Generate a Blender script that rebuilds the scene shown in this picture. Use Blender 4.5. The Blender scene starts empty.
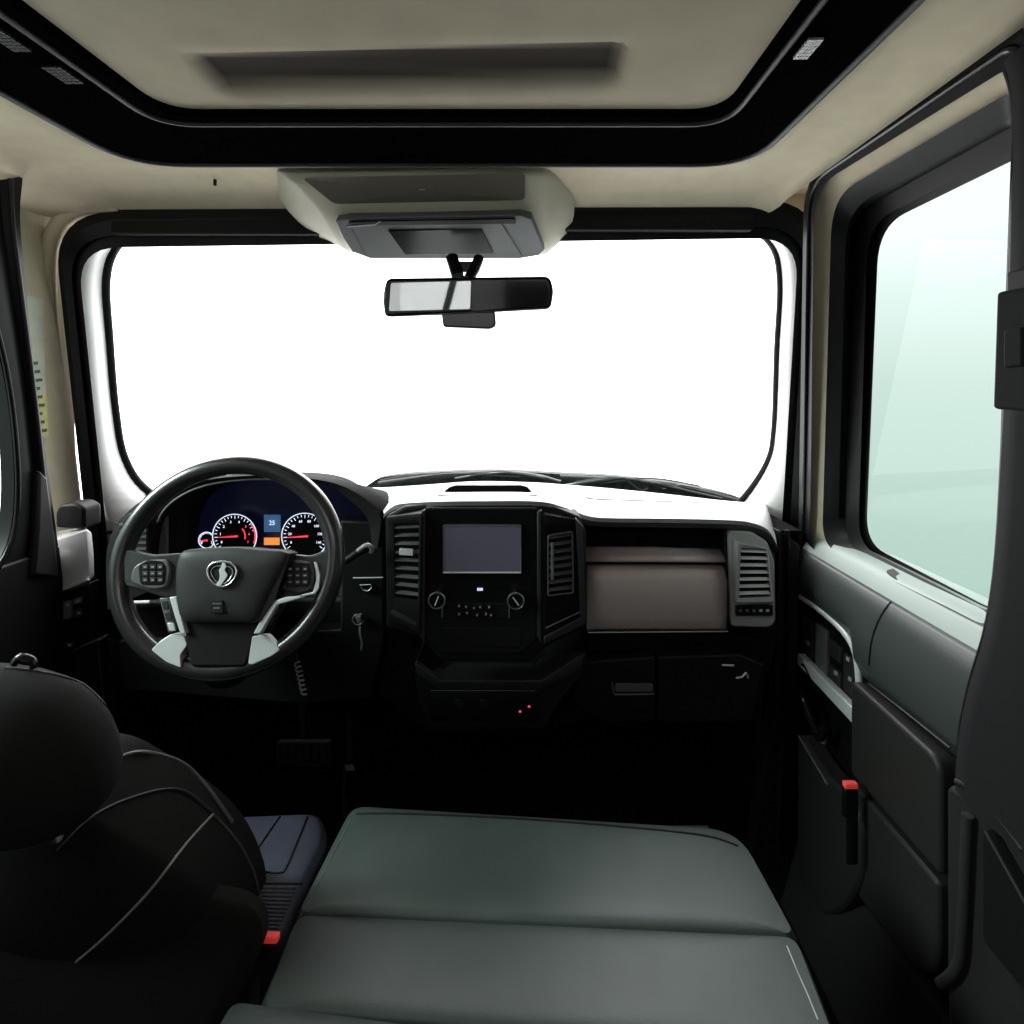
import bpy, bmesh, math, random
from mathutils import Vector, Matrix
from mathutils.bvhtree import BVHTree
random.seed(4)
S = bpy.context.scene
COL = S.collection
F, CX, CY, H = 560.0, 525.0, 385.0, 1.35          # focal length in pixels, vanishing point, eye height
CAM = Vector((0, 0, H))

# ------------------------------------------------------------------ points measured from the photograph
def P(px, py, Y): return Vector(((px - CX) * Y / F, Y, H - (py - CY) * Y / F))
def PX(px, py, X):
    Y = X * F / (px - CX)
    return Vector((X, Y, H - (py - CY) * Y / F))
def PZ(px, py, z):
    Y = (H - z) * F / (py - CY)
    return Vector(((px - CX) * Y / F, Y, z))
def PP(px, py, o, n):
    d = Vector(((px - CX) / F, 1, -(py - CY) / F))
    return CAM + d * ((o - CAM).dot(n) / d.dot(n))

# ------------------------------------------------------------------ materials
def mat(name, col, rough=.6, metal=0, noise=0, nscale=60, bump=0, bscale=400, spec=.5, emit=None, es=1, coat=0, sheen=0):
    m = bpy.data.materials.new(name); m.use_nodes = True
    nt = m.node_tree; b = nt.nodes['Principled BSDF']
    b.inputs['Base Color'].default_value = (*col, 1); b.inputs['Roughness'].default_value = rough
    b.inputs['Metallic'].default_value = metal; b.inputs['Specular IOR Level'].default_value = spec
    if coat: b.inputs['Coat Weight'].default_value = coat; b.inputs['Coat Roughness'].default_value = .15
    if sheen: b.inputs['Sheen Weight'].default_value = sheen
    tc = nt.nodes.new('ShaderNodeTexCoord')
    if noise:
        n = nt.nodes.new('ShaderNodeTexNoise'); n.inputs['Scale'].default_value = nscale; n.inputs['Detail'].default_value = 4
        r = nt.nodes.new('ShaderNodeValToRGB')
        r.color_ramp.elements[0].position = .3; r.color_ramp.elements[1].position = .7
        r.color_ramp.elements[0].color = (*[c * (1 - noise) for c in col], 1)
        r.color_ramp.elements[1].color = (*[min(1, c * (1 + noise)) for c in col], 1)
        nt.links.new(tc.outputs['Object'], n.inputs['Vector']); nt.links.new(n.outputs['Fac'], r.inputs['Fac'])
        nt.links.new(r.outputs['Color'], b.inputs['Base Color'])
    if bump:
        n = nt.nodes.new('ShaderNodeTexNoise'); n.inputs['Scale'].default_value = bscale
        bp = nt.nodes.new('ShaderNodeBump'); bp.inputs['Strength'].default_value = bump; bp.inputs['Distance'].default_value = .002
        nt.links.new(tc.outputs['Object'], n.inputs['Vector']); nt.links.new(n.outputs['Fac'], bp.inputs['Height'])
        nt.links.new(bp.outputs['Normal'], b.inputs['Normal'])
    if emit:
        b.inputs['Emission Color'].default_value = (*emit, 1); b.inputs['Emission Strength'].default_value = es
    return m
def glass_mat(name, tint, refl=.06, rcol=(1, 1, 1)):
    m = bpy.data.materials.new(name); m.use_nodes = True; nt = m.node_tree; nt.nodes.clear()
    o = nt.nodes.new('ShaderNodeOutputMaterial'); t = nt.nodes.new('ShaderNodeBsdfTransparent')
    g = nt.nodes.new('ShaderNodeBsdfGlossy'); x = nt.nodes.new('ShaderNodeMixShader')
    t.inputs[0].default_value = (*tint, 1); g.inputs['Roughness'].default_value = .02; g.inputs['Color'].default_value = (*rcol, 1)
    x.inputs[0].default_value = refl
    nt.links.new(t.outputs[0], x.inputs[1]); nt.links.new(g.outputs[0], x.inputs[2]); nt.links.new(x.outputs[0], o.inputs[0])
    return m
M = dict(
    liner=mat('beige headliner cloth', (.56, .495, .37), .95, noise=.05, nscale=25, bump=.25, bscale=500, spec=.2),
    liner_dark=mat('shadow toned headliner cloth', (.10, .085, .065), .95, spec=.1),
    shade=mat('sunroof shade cloth', (.40, .355, .27), .95, noise=.05, nscale=12, bump=.2, spec=.2),
    conbeige=mat('beige console plastic', (.50, .47, .38), .6, bump=.08),
    conshade=mat('shadow toned console inset', (.10, .088, .068), .8, bump=.08),
    black=mat('black soft plastic', (.0055, .0055, .006), .55, bump=.1, spec=.25),
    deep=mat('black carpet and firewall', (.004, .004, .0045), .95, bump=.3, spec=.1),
    gloss=mat('gloss black plastic', (.006, .006, .007), .2, spec=.35),
    frameblack=mat('satin black sunroof frame', (.002, .002, .0022), .9, spec=0),
    hood=mat('matt black hood skin', (.012, .012, .013), .8, bump=.15, bscale=700, spec=.15),
    seal=mat('black rubber seal', (.004, .0045, .0045), .45, spec=.2),
    grey=mat('charcoal grained plastic', (.022, .022, .023), .5, bump=.12, spec=.35),
    mid=mat('mid grey plastic', (.10, .10, .105), .45, bump=.1),
    endgrey=mat('light grey end panel', (.55, .55, .55), .4),
    vent=mat('grey vent plastic', (.27, .265, .265), .4, bump=.05),
    dashtop=mat('glare whitened dashboard top skin', (.85, .86, .87), .4, bump=.15, bscale=700),
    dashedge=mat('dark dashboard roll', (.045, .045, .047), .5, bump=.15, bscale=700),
    taupe=mat('taupe metallic trim', (.58, .49, .48), .42, metal=.15, noise=.03, nscale=90),
    chrome=mat('bright silver trim', (.72, .73, .74), .22, metal=.9),
    satin=mat('satin silver plastic', (.66, .68, .69), .35, metal=.15),
    leather=mat('dark green grey leather', (.050, .062, .058), .45, noise=.14, nscale=9, bump=.15, bscale=420, spec=.4),
    fabric=mat('charcoal seat fabric', (.016, .016, .015), .85, noise=.15, nscale=150, bump=.35, bscale=900, sheen=.15),
    fabric2=mat('black seat fabric', (.011, .011, .0105), .85, bump=.35, bscale=900, spec=.2),
    fabric3=mat('grey shoulder fabric', (.05, .048, .045), .85, bump=.4, bscale=900, sheen=.2),
    blue=mat('blue grey seat leather', (.036, .036, .058), .5, noise=.1, nscale=40, bump=.2),
    thread=mat('pale seam thread', (.30, .30, .29), .7),
    doorgreen=mat('dark green grey door skin', (.042, .050, .047), .42, bump=.12, spec=.45),
    doorgrey=mat('warm charcoal door plastic', (.019, .019, .018), .5, bump=.12, spec=.3),
    sill=mat('pale grey green sill', (.34, .40, .37), .4, bump=.05),
    white=mat('white painted metal', (.9, .9, .9), .4, spec=.4),
    cowl=mat('weathered grey cowl grille', (.045, .06, .058), .6, noise=.6, nscale=60, spec=.3),
    wiper=mat('dark wiper rubber', (.03, .035, .036), .5),
    wiper_metal=mat('grey wiper metal', (.12, .13, .13), .4, metal=.6),
    screen=mat('reflection tinted touchscreen', (.10, .095, .13), .16, spec=.5, emit=(.10, .095, .14), es=.15),  # reflected tint put into the colour, plus a faint glow
    navy=mat('navy instrument panel', (.006, .007, .02), .3, emit=(.008, .01, .045), es=.15),
    glow_white=mat('white gauge marking', (.7, .75, .85), .5, emit=(.75, .82, 1), es=1.0),
    glow_red=mat('red gauge marking', (.7, .05, .08), .5, emit=(1, .06, .12), es=1.0),
    glow_orange=mat('orange display', (.8, .3, .05), .5, emit=(1, .33, .06), es=.8),
    glow_blue=mat('blue display', (.1, .2, .4), .5, emit=(.05, .14, .30), es=.5),
    red=mat('red buckle button', (.8, .10, .09), .4, emit=(.8, .05, .04), es=.25),
    paper=mat('pale pillar panel', (.52, .54, .44), .5, noise=.12, nscale=20),
    yellow=mat('yellow sticker', (.62, .62, .22), .5, noise=.1, nscale=60),
    ink=mat('sticker ink', (.06, .07, .05), .6),
    mark=mat('dim white marking', (.35, .35, .35), .6),
    mirror=mat('mirror glass', (.75, .75, .75), .03, metal=1),
    mirrordark=mat('dark reflection mirror glass', (.012, .012, .012), .08),
    wind=glass_mat('windshield glass', (.97, .98, .98), .02),
    green=glass_mat('green tinted glass', (.88, .97, .94), .015),
    rearglass=glass_mat('grey rear glass', (.8, .82, .82), .04),
)

# ------------------------------------------------------------------ object helpers
def setp(o, label=None, cat=None, group=None, kind=None):
    for k, v in (('label', label), ('category', cat), ('group', group), ('kind', kind)):
        if v: o[k] = v
    return o
def thing(name, loc, label, cat, group=None, kind=None):
    o = bpy.data.objects.new(name, None); COL.objects.link(o); o.location = loc; o.empty_display_size = .05
    WL[o.name] = Vector(loc)
    return setp(o, label, cat, group, kind)
WL = {}
def mesh_obj(name, verts, faces, m, parent=None, smooth=True, bevel=0, seg=2, solid=0, sub=0, angle=35, fix=True, off=-1):
    verts = [Vector(v) for v in verts]
    lo = Vector((min(v.x for v in verts), min(v.y for v in verts), min(v.z for v in verts)))
    hi = Vector((max(v.x for v in verts), max(v.y for v in verts), max(v.z for v in verts)))
    c = (lo + hi) / 2
    me = bpy.data.meshes.new(name); me.from_pydata([v - c for v in verts], [], faces)
    bm = bmesh.new(); bm.from_mesh(me); bmesh.ops.remove_doubles(bm, verts=bm.verts, dist=1e-5)
    if fix: bmesh.ops.recalc_face_normals(bm, faces=bm.faces)
    bm.to_mesh(me); bm.free()
    me.materials.append(m)
    o = bpy.data.objects.new(name, me); COL.objects.link(o)
    if smooth:
        me.polygons.foreach_set('use_smooth', [True] * len(me.polygons))
        try: me.set_sharp_from_angle(angle=math.radians(angle))
        except Exception: pass
    if parent is not None:
        o.parent = parent; o.location = c - WL[parent.name]
    else: o.location = c
    WL[o.name] = c
    if solid:
        s = o.modifiers.new('s', 'SOLIDIFY'); s.thickness = solid; s.offset = off
    if bevel:
        b = o.modifiers.new('b', 'BEVEL'); b.width = bevel; b.segments = seg; b.limit_method = 'ANGLE'; b.angle_limit = math.radians(40)
        try: b.harden_normals = False
        except Exception: pass
    if sub:
        s = o.modifiers.new('u', 'SUBSURF'); s.levels = sub; s.render_levels = sub
    return o
class MB:
    def __init__(s): s.v = []; s.f = []
    def add(s, v, f):
        n = len(s.v); s.v += [Vector(x) for x in v]; s.f += [tuple(i + n for i in q) for q in f]; return s
    def build(s, name, m, parent=None, **k): return mesh_obj(name, s.v, s.f, m, parent, **k)
def prism_vf(pts, vec):
    n = len(pts); vec = Vector(vec)
    v = [Vector(p) for p in pts] + [Vector(p) + vec for p in pts]
    f = [tuple(range(n)), tuple(range(2 * n - 1, n - 1, -1))] + [(i, (i + 1) % n, n + (i + 1) % n, n + i) for i in range(n)]
    return v, f
def prism(name, pts, vec, m, parent=None, bevel=.002, **k):
    v, f = prism_vf(pts, vec); return mesh_obj(name, v, f, m, parent, bevel=bevel, **k)
def rnd(pts, r, n=6):
    """round polygon corners of 2-D or 3-D points; r number or list"""
    pts = [Vector(p) for p in pts]; N = len(pts); out = []
    for i in range(N):
        p = pts[i]; a = pts[i - 1] - p; b = pts[(i + 1) % N] - p
        ri = r[i] if isinstance(r, (list, tuple)) else r
        if ri <= 0: out += [p] * 1; continue
        ri = min(ri, a.length * .49, b.length * .49)
        A = p + a.normalized() * ri; B = p + b.normalized() * ri
        for k in range(n + 1):
            t = k / n
            out.append(A * (1 - t) ** 2 + p * 2 * t * (1 - t) + B * t * t)
    return out
def face(pts, Y, r=0, n=6):
    """pixel outline on the upright plane at depth Y"""
    q = rnd([Vector(p[:2]) for p in pts], r, n) if r else [Vector(p[:2]) for p in pts]
    return [P(p.x, p.y, Y) for p in q]
def plate(name, pts, Y, d, m, parent, r=0, bevel=.002, **k):
    return prism(name, face(pts, Y, r), (0, d, 0), m, parent, bevel=bevel, **k)
def rect(x0, y0, x1, y1): return [(x0, y0), (x1, y0), (x1, y1), (x0, y1)]
def smooth_path(pts, n=8, closed=False):
    pts = [Vector(p) for p in pts]; N = len(pts); out = []
    rng = N if closed else N - 1
    for i in range(rng):
        g = (lambda k: pts[k % N]) if closed else (lambda k: pts[max(0, min(N - 1, k))])
        p0, p1, p2, p3 = g(i - 1), g(i), g(i + 1), g(i + 2)
        for k in range(n):
            t = k / n
            out.append(.5 * ((2 * p1) + (p2 - p0) * t + (2 * p0 - 5 * p1 + 4 * p2 - p3) * t * t + (3 * p1 - p0 - 3 * p2 + p3) * t ** 3))
    if not closed: out.append(pts[-1])
    return out
def tube_vf(path, r, sides=10, closed=False, caps=True, flat=1, up=None):
    path = [Vector(p) for p in path]; N = len(path); v = []; f = []
    nrm = None
    for i, p in enumerate(path):
        if closed: t = path[(i + 1) % N] - path[i - 1]
        else: t = path[min(i + 1, N - 1)] - path[max(i - 1, 0)]
        t.normalize()
        if up is not None: a = Vector(up) - t * t.dot(Vector(up))
        elif nrm is None: a = t.orthogonal()
        else: a = nrm - t * t.dot(nrm)
        if a.length < 1e-6: a = t.orthogonal()
        a.normalize(); nrm = a; b = t.cross(a)
        ri = r[i] if isinstance(r, (list, tuple)) else r
        for k in range(sides):
            an = 2 * math.pi * k / sides
            v.append(p + a * math.cos(an) * ri * flat + b * math.sin(an) * ri)
    for i in range(N if closed else N - 1):
        j = (i + 1) % N
        for k in range(sides):
            l = (k + 1) % sides
            f.append((i * sides + k, i * sides + l, j * sides + l, j * sides + k))
    if caps and not closed:
        f.append(tuple(range(sides))); f.append(tuple((N - 1) * sides + k for k in range(sides)))
    return v, f
def tube(name, path, r, m, parent=None, sides=10, closed=False, flat=1, up=None, **k):
    v, f = tube_vf(path, r, sides, closed, flat=flat, up=up); return mesh_obj(name, v, f, m, parent, angle=60, **k)
def loft(name, rows, m, parent=None, closed=False, cap=False, **k):
    n = len(rows[0]); v = [p for r in rows for p in r]; f = []
    for i in range(len(rows) - 1):
        for j in range(n if closed else n - 1):
            l = (j + 1) % n
            f.append((i * n + j, i * n + l, (i + 1) * n + l, (i + 1) * n + j))
    if cap:
        f.append(tuple(range(n))); f.append(tuple((len(rows) - 1) * n + j for j in range(n)))
    return mesh_obj(name, v, f, m, parent, **k)
def pad(name, outline, nrm, h, m, parent=None, p=5, depth=.05, rings=10, inner=.0, ease=1, **k):
    """cushion: outline on its plane, domed by h along nrm, with a skirt of given depth behind"""
    outline = [Vector(q) for q in outline]; n = len(outline); nrm = Vector(nrm).normalized()
    c = sum(outline, Vector()) / n; rows = []
    rows.append([q + (c - q) * .04 - nrm * depth for q in outline]); rows.append([q - nrm * depth * .85 for q in outline])
    for i in range(rings + 1):
        s = math.cos(math.pi / 2 * (i / rings) ** ease) if i < rings else .02
        s = max(s, .02)
        hh = h * (1 - s ** p) ** (1 / p) if p else 0
        rows.append([c + (q - c) * s + nrm * hh for q in outline])
    v = [q for r in rows for q in r]; f = []
    for i in range(len(rows) - 1):
        for j in range(n):
            l = (j + 1) % n; f.append((i * n + j, i * n + l, (i + 1) * n + l, (i + 1) * n + j))
    f.append(tuple(range(n))); f.append(tuple((len(rows) - 1) * n + j for j in range(n)))
    return mesh_obj(name, v, f, m, parent, angle=50, **k)
def disc_vf(c, u, w, nrm, d, rx, ry=None, n=28):
    ry = ry or rx
    pts = [c + u * math.cos(2 * math.pi * i / n) * rx + w * math.sin(2 * math.pi * i / n) * ry for i in range(n)]
    return prism_vf(pts, nrm * d)
def text_obj(name, s, size, origin, u, w, m, parent, d=.0006, align='CENTER'):
    cu = bpy.data.curves.new(name, 'FONT'); cu.body = s; cu.size = size; cu.align_x = align; cu.align_y = 'CENTER'; cu.extrude = d
    cu.resolution_u = 2
    t = bpy.data.objects.new(name + '_src', cu); COL.objects.link(t)
    bpy.context.view_layer.update()
    me = bpy.data.meshes.new_from_object(t.evaluated_get(bpy.context.evaluated_depsgraph_get()))
    u = Vector(u).normalized(); w = Vector(w).normalized(); n = u.cross(w)
    v = [Vector(origin) + u * q.co.x + w * q.co.y + n * q.co.z for q in me.vertices]
    f = [tuple(p.vertices) for p in me.polygons]
    bpy.data.objects.remove(t); bpy.data.meshes.remove(me)
    return mesh_obj(name, v, f, m, parent, smooth=False)
def bvh_of(*objs):
    bpy.context.view_layer.update(); dg = bpy.context.evaluated_depsgraph_get()
    vs = []; fs = []
    for o in objs:
        e = o.evaluated_get(dg); me = e.to_mesh(); n = len(vs); mw = o.matrix_world
        vs += [mw @ q.co for q in me.vertices]; fs += [tuple(i + n for i in p.vertices) for p in me.polygons]
        e.to_mesh_clear()
    return BVHTree.FromPolygons(vs, fs)
def seam(name, bv, pix, r, m, parent, lift=.0):
    out = []
    for q in smooth_path([Vector((a, b, 0)) for a, b in pix], 8):
        d = Vector(((q.x - CX) / F, 1, -(q.y - CY) / F)).normalized()
        hit = bv.ray_cast(CAM, d)
        if hit[0] is not None: out.append(hit[0] - d * lift)
    if len(out) > 2: return tube(name, out, r, m, parent, sides=6)
X_, Y_, Z_ = Vector((1, 0, 0)), Vector((0, 1, 0)), Vector((0, 0, 1))

# ================================================================== THE SHELL
R = lambda z: H + z      # height given relative to the eye
# floor and firewall
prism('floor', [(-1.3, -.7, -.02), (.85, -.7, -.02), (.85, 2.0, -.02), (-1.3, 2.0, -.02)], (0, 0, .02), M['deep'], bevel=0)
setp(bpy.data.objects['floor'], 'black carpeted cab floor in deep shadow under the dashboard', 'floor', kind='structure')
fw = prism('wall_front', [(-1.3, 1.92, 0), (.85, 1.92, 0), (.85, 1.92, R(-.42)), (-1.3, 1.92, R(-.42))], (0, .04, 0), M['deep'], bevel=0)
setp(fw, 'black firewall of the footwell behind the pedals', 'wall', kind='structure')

# ceiling with the sunroof opening
def rr(x0, x1, y0, y1, z, r, n=6):
    return rnd([Vector((x0, y1, z)), Vector((x1, y1, z)), Vector((x1, y0, z)), Vector((x0, y0, z))], r, n)
ZR = R(.50)
def zc(x, y):
    d = .048 * max(0, (y - 1.30) / .20) ** 1.6 + .017 * max(0, (x - .57) / .085) ** 2 + .04 * max(0, (-1.04 - x) / .22) ** 2
    return R(.50) - min(d, .06)
rows = [rr(-.877, .503, -.35, 1.244, ZR, .13), rr(-.95, .545, -.45, 1.30, ZR, .16), rr(-1.02, .575, -.55, 1.35, ZR, .16), rr(-1.08, .60, -.6, 1.40, ZR, .15), rr(-1.13, .62, -.62, 1.44, ZR, .14), rr(-1.20, .64, -.64, 1.48, ZR, .12), rr(-1.26, .656, -.66, 1.505, ZR, .10)]
rows = [[Vector((p.x, p.y, zc(p.x, p.y))) for p in r] for r in rows]
ceil = loft('ceiling', rows, M['liner'], closed=True, solid=.01, off=1, angle=80, fix=False)
setp(ceil, 'beige cloth headliner curving down around the sunroof', 'ceiling', kind='structure')
k = MB()
for a in ([(-1.31, -.7, .56), (.86, -.7, .56), (.86, 1.66, .56), (-1.31, 1.66, .56)], ):
    k.add(*prism_vf([(x, y, R(z)) for x, y, z in a], (0, 0, .01)))
k.add(*prism_vf([(.85, -.7, R(.40)), (.85, 1.66, R(.40)), (.85, 1.66, R(.56)), (.85, -.7, R(.56))], (.01, 0, 0)))
k.add(*prism_vf([(-1.30, -.7, R(.38)), (-1.30, 1.66, R(.38)), (-1.30, 1.66, R(.56)), (-1.30, -.7, R(.56))], (-.01, 0, 0)))
k.add(*prism_vf([(-1.31, 1.64, R(.475)), (.86, 1.64, R(.475)), (.86, 1.64, R(.56)), (-1.31, 1.64, R(.56))], (0, .01, 0)))
k.add(*prism_vf([(.77, 1.50, R(-.45)), (.77, 1.50, R(.52)), (.86, 1.62, R(.52)), (.86, 1.62, R(-.45))], (0, .02, 0)))
k.build('light_block_shell', M['liner'], ceil, smooth=False, fix=False)  # outer shell added to stop light leaking past the headliner edges
tube('roof_screw', [P(215, 187, 1.34) + Vector((0, 0, .004)), P(215, 187, 1.34) + Vector((0, 0, .018))], .004, M['gloss'], ceil)

# sunroof
sr = thing('sunroof', (-.19, .5, ZR), 'large black framed sunroof with a closed beige shade panel', 'sunroof')
def lp(x0, x1, y1, z, r): return rr(x0, x1, -.34, y1, z, r, 8)
loft('frame', [lp(-.885, .511, 1.252, ZR - .004, .13), lp(-.872, .498, 1.238, ZR - .012, .13), lp(-.845, .472, 1.21, ZR - .006, .12), lp(-.72, .40, 1.09, ZR + .012, .09), lp(-.70, .385, 1.065, ZR - .002, .08), lp(-.675, .37, 1.045, ZR - .002, .07), lp(-.665, .365, 1.035, ZR + .02, .07)],
     M['frameblack'], sr, closed=True, angle=30, solid=.004)
tube('outer_trim', rr(-.874, .50, -.33, 1.241, ZR - .012, .13, 8), .006, M['grey'], sr, closed=True)
tube('inner_trim', rr(-.70, .385, -.33, 1.066, ZR - .004, .08, 8), .005, M['grey'], sr, closed=True)
# shade panel with a soft-edged shadow band painted in and pressed up slightly
nx, ny = 70, 60; vs = []; fs = []; cols = []
x0, x1, y0, y1 = -.68, .375, -.33, 1.045
for j in range(ny + 1):
    for i in range(nx + 1):
        x = x0 + (x1 - x0) * i / nx; y = y0 + (y1 - y0) * j / ny
        z = ZR + .012
        vs.append((x, y, z))
rc = (PZ(195, 72, ZR + .012), PZ(612, 62, ZR + .012))
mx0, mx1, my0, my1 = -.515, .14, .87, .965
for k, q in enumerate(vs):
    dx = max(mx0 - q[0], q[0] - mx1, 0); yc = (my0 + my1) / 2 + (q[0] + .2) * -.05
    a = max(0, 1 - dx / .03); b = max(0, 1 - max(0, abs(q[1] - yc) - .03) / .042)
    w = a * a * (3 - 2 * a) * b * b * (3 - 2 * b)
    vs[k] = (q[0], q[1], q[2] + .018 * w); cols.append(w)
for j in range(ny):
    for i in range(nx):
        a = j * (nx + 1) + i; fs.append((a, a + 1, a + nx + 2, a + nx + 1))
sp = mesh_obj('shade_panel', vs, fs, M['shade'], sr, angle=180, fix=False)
ca = sp.data.color_attributes.new('shadow_band', 'FLOAT_COLOR', 'POINT')
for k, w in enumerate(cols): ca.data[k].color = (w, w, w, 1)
nt = M['shade'].node_tree; at = nt.nodes.new('ShaderNodeVertexColor'); at.layer_name = 'shadow_band'
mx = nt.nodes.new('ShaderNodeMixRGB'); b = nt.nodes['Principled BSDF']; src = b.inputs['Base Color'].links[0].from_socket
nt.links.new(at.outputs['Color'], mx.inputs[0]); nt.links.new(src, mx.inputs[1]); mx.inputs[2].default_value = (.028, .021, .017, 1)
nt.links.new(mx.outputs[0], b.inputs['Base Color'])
for (cx, cy, w, h, m) in ((63, 76, 20, 34, 'grey'), (8, 42, 20, 34, 'grey'), (808, 50, 16, 34, 'satin'), (205, 152, 40, 14, 'grey')):
    q = MB(); c = PZ(cx, cy, ZR - .002)
    sx, sy = w / 560 * c.y * .95, (.05 if h > 20 else .02)
    for i in range(5):
        for j in range(6):
            a = c + Vector(((i - 2) * sx / 5, (j - 2.5) * sy / 6, 0))
            q.add(*prism_vf([a + Vector((-sx / 13, -sy / 15, 0)), a + Vector((sx / 13, -sy / 15, 0)), a + Vector((sx / 13, sy / 15, 0)), a + Vector((-sx / 13, sy / 15, 0))], (0, 0, .004)))
    q.build('vent_grille', M[m], sr, smooth=False)

# ---------------------------------------------------------------- front window
win = thing('window_1', (-.2, 1.6, R(-.3)), 'wide bright windshield with black inner frame', 'windshield', kind='structure')
YW = lambda py: 1.48 + (py - 210) * .00042
def wring(c, dy, r):
    q = rnd([Vector(p) for p in c], r, 8); return [P(p.x, p.y, YW(p.y) + dy) for p in q]
o0 = [(52, 213), (823, 199), (795, 640), (98, 640)]
o1 = [(57, 221), (818, 207), (791, 640), (103, 640)]
o2 = [(67, 236), (808, 226), (783, 640), (110, 640)]
o3 = [(77, 248), (799, 238), (775, 640), (118, 640)]
rad = [62, 62, 8, 8]
loft('frame', [wring(o0, .0, rad), wring(o0, -.012, rad), wring(o1, -.016, rad), wring(o2, .0, [50, 50, 8, 8]), wring(o2, .012, [50, 50, 8, 8]), wring(o3, .012, [42, 42, 8, 8]), wring(o3, .06, [42, 42, 8, 8])],
     M['seal'], win, closed=True, angle=25)
def hdr(x0, x1, y0, y1, nm):
    prism(nm, rnd([P(x0, y0, 1.47), P(x1, y0 - (x1 - x0) * .012, 1.47), P(x1 + 2, y1, 1.47), P(x0 - 2, y1, 1.47)], .008), (0, .05, 0), M['seal'], win, bevel=.006)
hdr(112, 330, 209, 234, 'header_trim'); hdr(556, 752, 204, 230, 'header_trim')
gl = [(150, 222), (118, 243), (105, 278), (108, 340), (114, 410), (124, 460), (150, 494), (215, 530)]
gr = [(738, 218), (772, 242), (782, 280), (779, 350), (776, 430), (768, 465), (741, 503), (700, 540)]
YG = lambda py: 1.62 + (py - 222) * .0006
glp = smooth_path([P(a, b, YG(b)) for a, b in gl], 6); grp = smooth_path([P(a, b, YG(b)) for a, b in gr], 6)
tube('left_gasket', glp, .015, M['seal'], win, flat=.8); tube('right_gasket', grp, .015, M['seal'], win, flat=.8)
il = smooth_path([P(a, b, YW(b) + .05) for a, b in [(122, 240), (90, 252), (80, 285), (86, 350), (92, 410), (97, 460), (101, 500), (108, 560)]], 6)
ir = smooth_path([P(a, b, YW(b) + .05) for a, b in [(750, 232), (790, 246), (799, 285), (796, 350), (791, 430), (788, 470), (785, 510), (780, 560)]], 6)
loft('left_pillar_reveal', [il, glp], M['white'], win, solid=.004); loft('right_pillar_reveal', [ir, grp], M['white'], win, solid=.004)
top = [P(118 + i * (785 - 118) / 12, 222, 1.62) for i in range(13)]
rows = []
for k in range(9):
    t = k / 8; py = 222 + t * 290; Y = YG(py)
    a = P(104 + 12 * t, py, Y); b = P(783 - 10 * t, py, Y)
    if k >= 6: a.x += .06 * (k - 5) * .5; b.x -= .06 * (k - 5) * .5
    rows.append([a.lerp(b, i / 16) + Vector((0, .11 * (1 - (2 * i / 16 - 1) ** 2), 0)) for i in range(17)])
loft('glass', rows, M['wind'], win, angle=180)

# cowl and wipers outside
cw = prism('trim_1', smooth_path([P(a, b, 1.98) for a, b in [(372, 482), (400, 475), (450, 472), (500, 471), (560, 474), (620, 477), (690, 486), (745, 500), (742, 512), (600, 510), (372, 505)]], 4, True), (0, .05, 0), M['cowl'], bevel=0)
setp(cw, 'weathered grey cowl grille beyond the foot of the windshield', 'cowl', kind='structure')
def wiper(nm, blade, arm, label):
    t = thing(nm, P(*arm[0], 1.93), label, 'wiper', 'windshield wipers')
    bp = smooth_path([P(a, b, 1.93) for a, b in blade], 6)
    tube('blade', bp, .0055, M['wiper'], t, sides=6, flat=2)
    ap = smooth_path([P(a, b, 1.91) for a, b in arm], 6)
    n = len(ap); tube('arm', ap, [.011 - .006 * i / n for i in range(n)], M['wiper_metal'], t, sides=6)
    mid = P(*blade[len(blade) // 2], 1.92)
    tube('bracket', [mid + Vector((-.06, 0, -.012)), mid + Vector((0, 0, .004)), mid + Vector((.06, 0, -.008))], .004, M['wiper_metal'], t, sides=6)
def wline(t, pts, m): tube('linkage', smooth_path([P(a, b, 1.90) for a, b in pts], 4), .0028, M[m], t, sides=5)
wiper('windshield_wiper', [(378, 484), (430, 477), (490, 473), (520, 474)], [(560, 483), (535, 476), (500, 473), (455, 479)], 'dark wiper lying outside the windshield left of the dashboard middle')
wiper('windshield_wiper', [(560, 477), (620, 480), (680, 486), (742, 502)], [(560, 488), (600, 481), (632, 479), (690, 492), (722, 499)], 'dark wiper lying outside the windshield toward its right corner')

w1, w2 = bpy.data.objects['windshield_wiper'], bpy.data.objects['windshield_wiper.001']
for pts, m in (([(380, 480), (410, 475), (440, 473)], 'vent'), ([(400, 481), (450, 474), (520, 477)], 'wiper_metal'), ([(470, 476), (500, 471), (545, 478)], 'vent')): wline(w1, pts, m)
for pts, m in (([(575, 482), (615, 477), (650, 482)], 'vent'), ([(625, 478), (640, 490), (648, 488)], 'wiper_metal'), ([(640, 481), (690, 488), (735, 499)], 'vent'), ([(600, 484), (650, 478), (700, 486)], 'wiper_metal')): wline(w2, pts, m)

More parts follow.
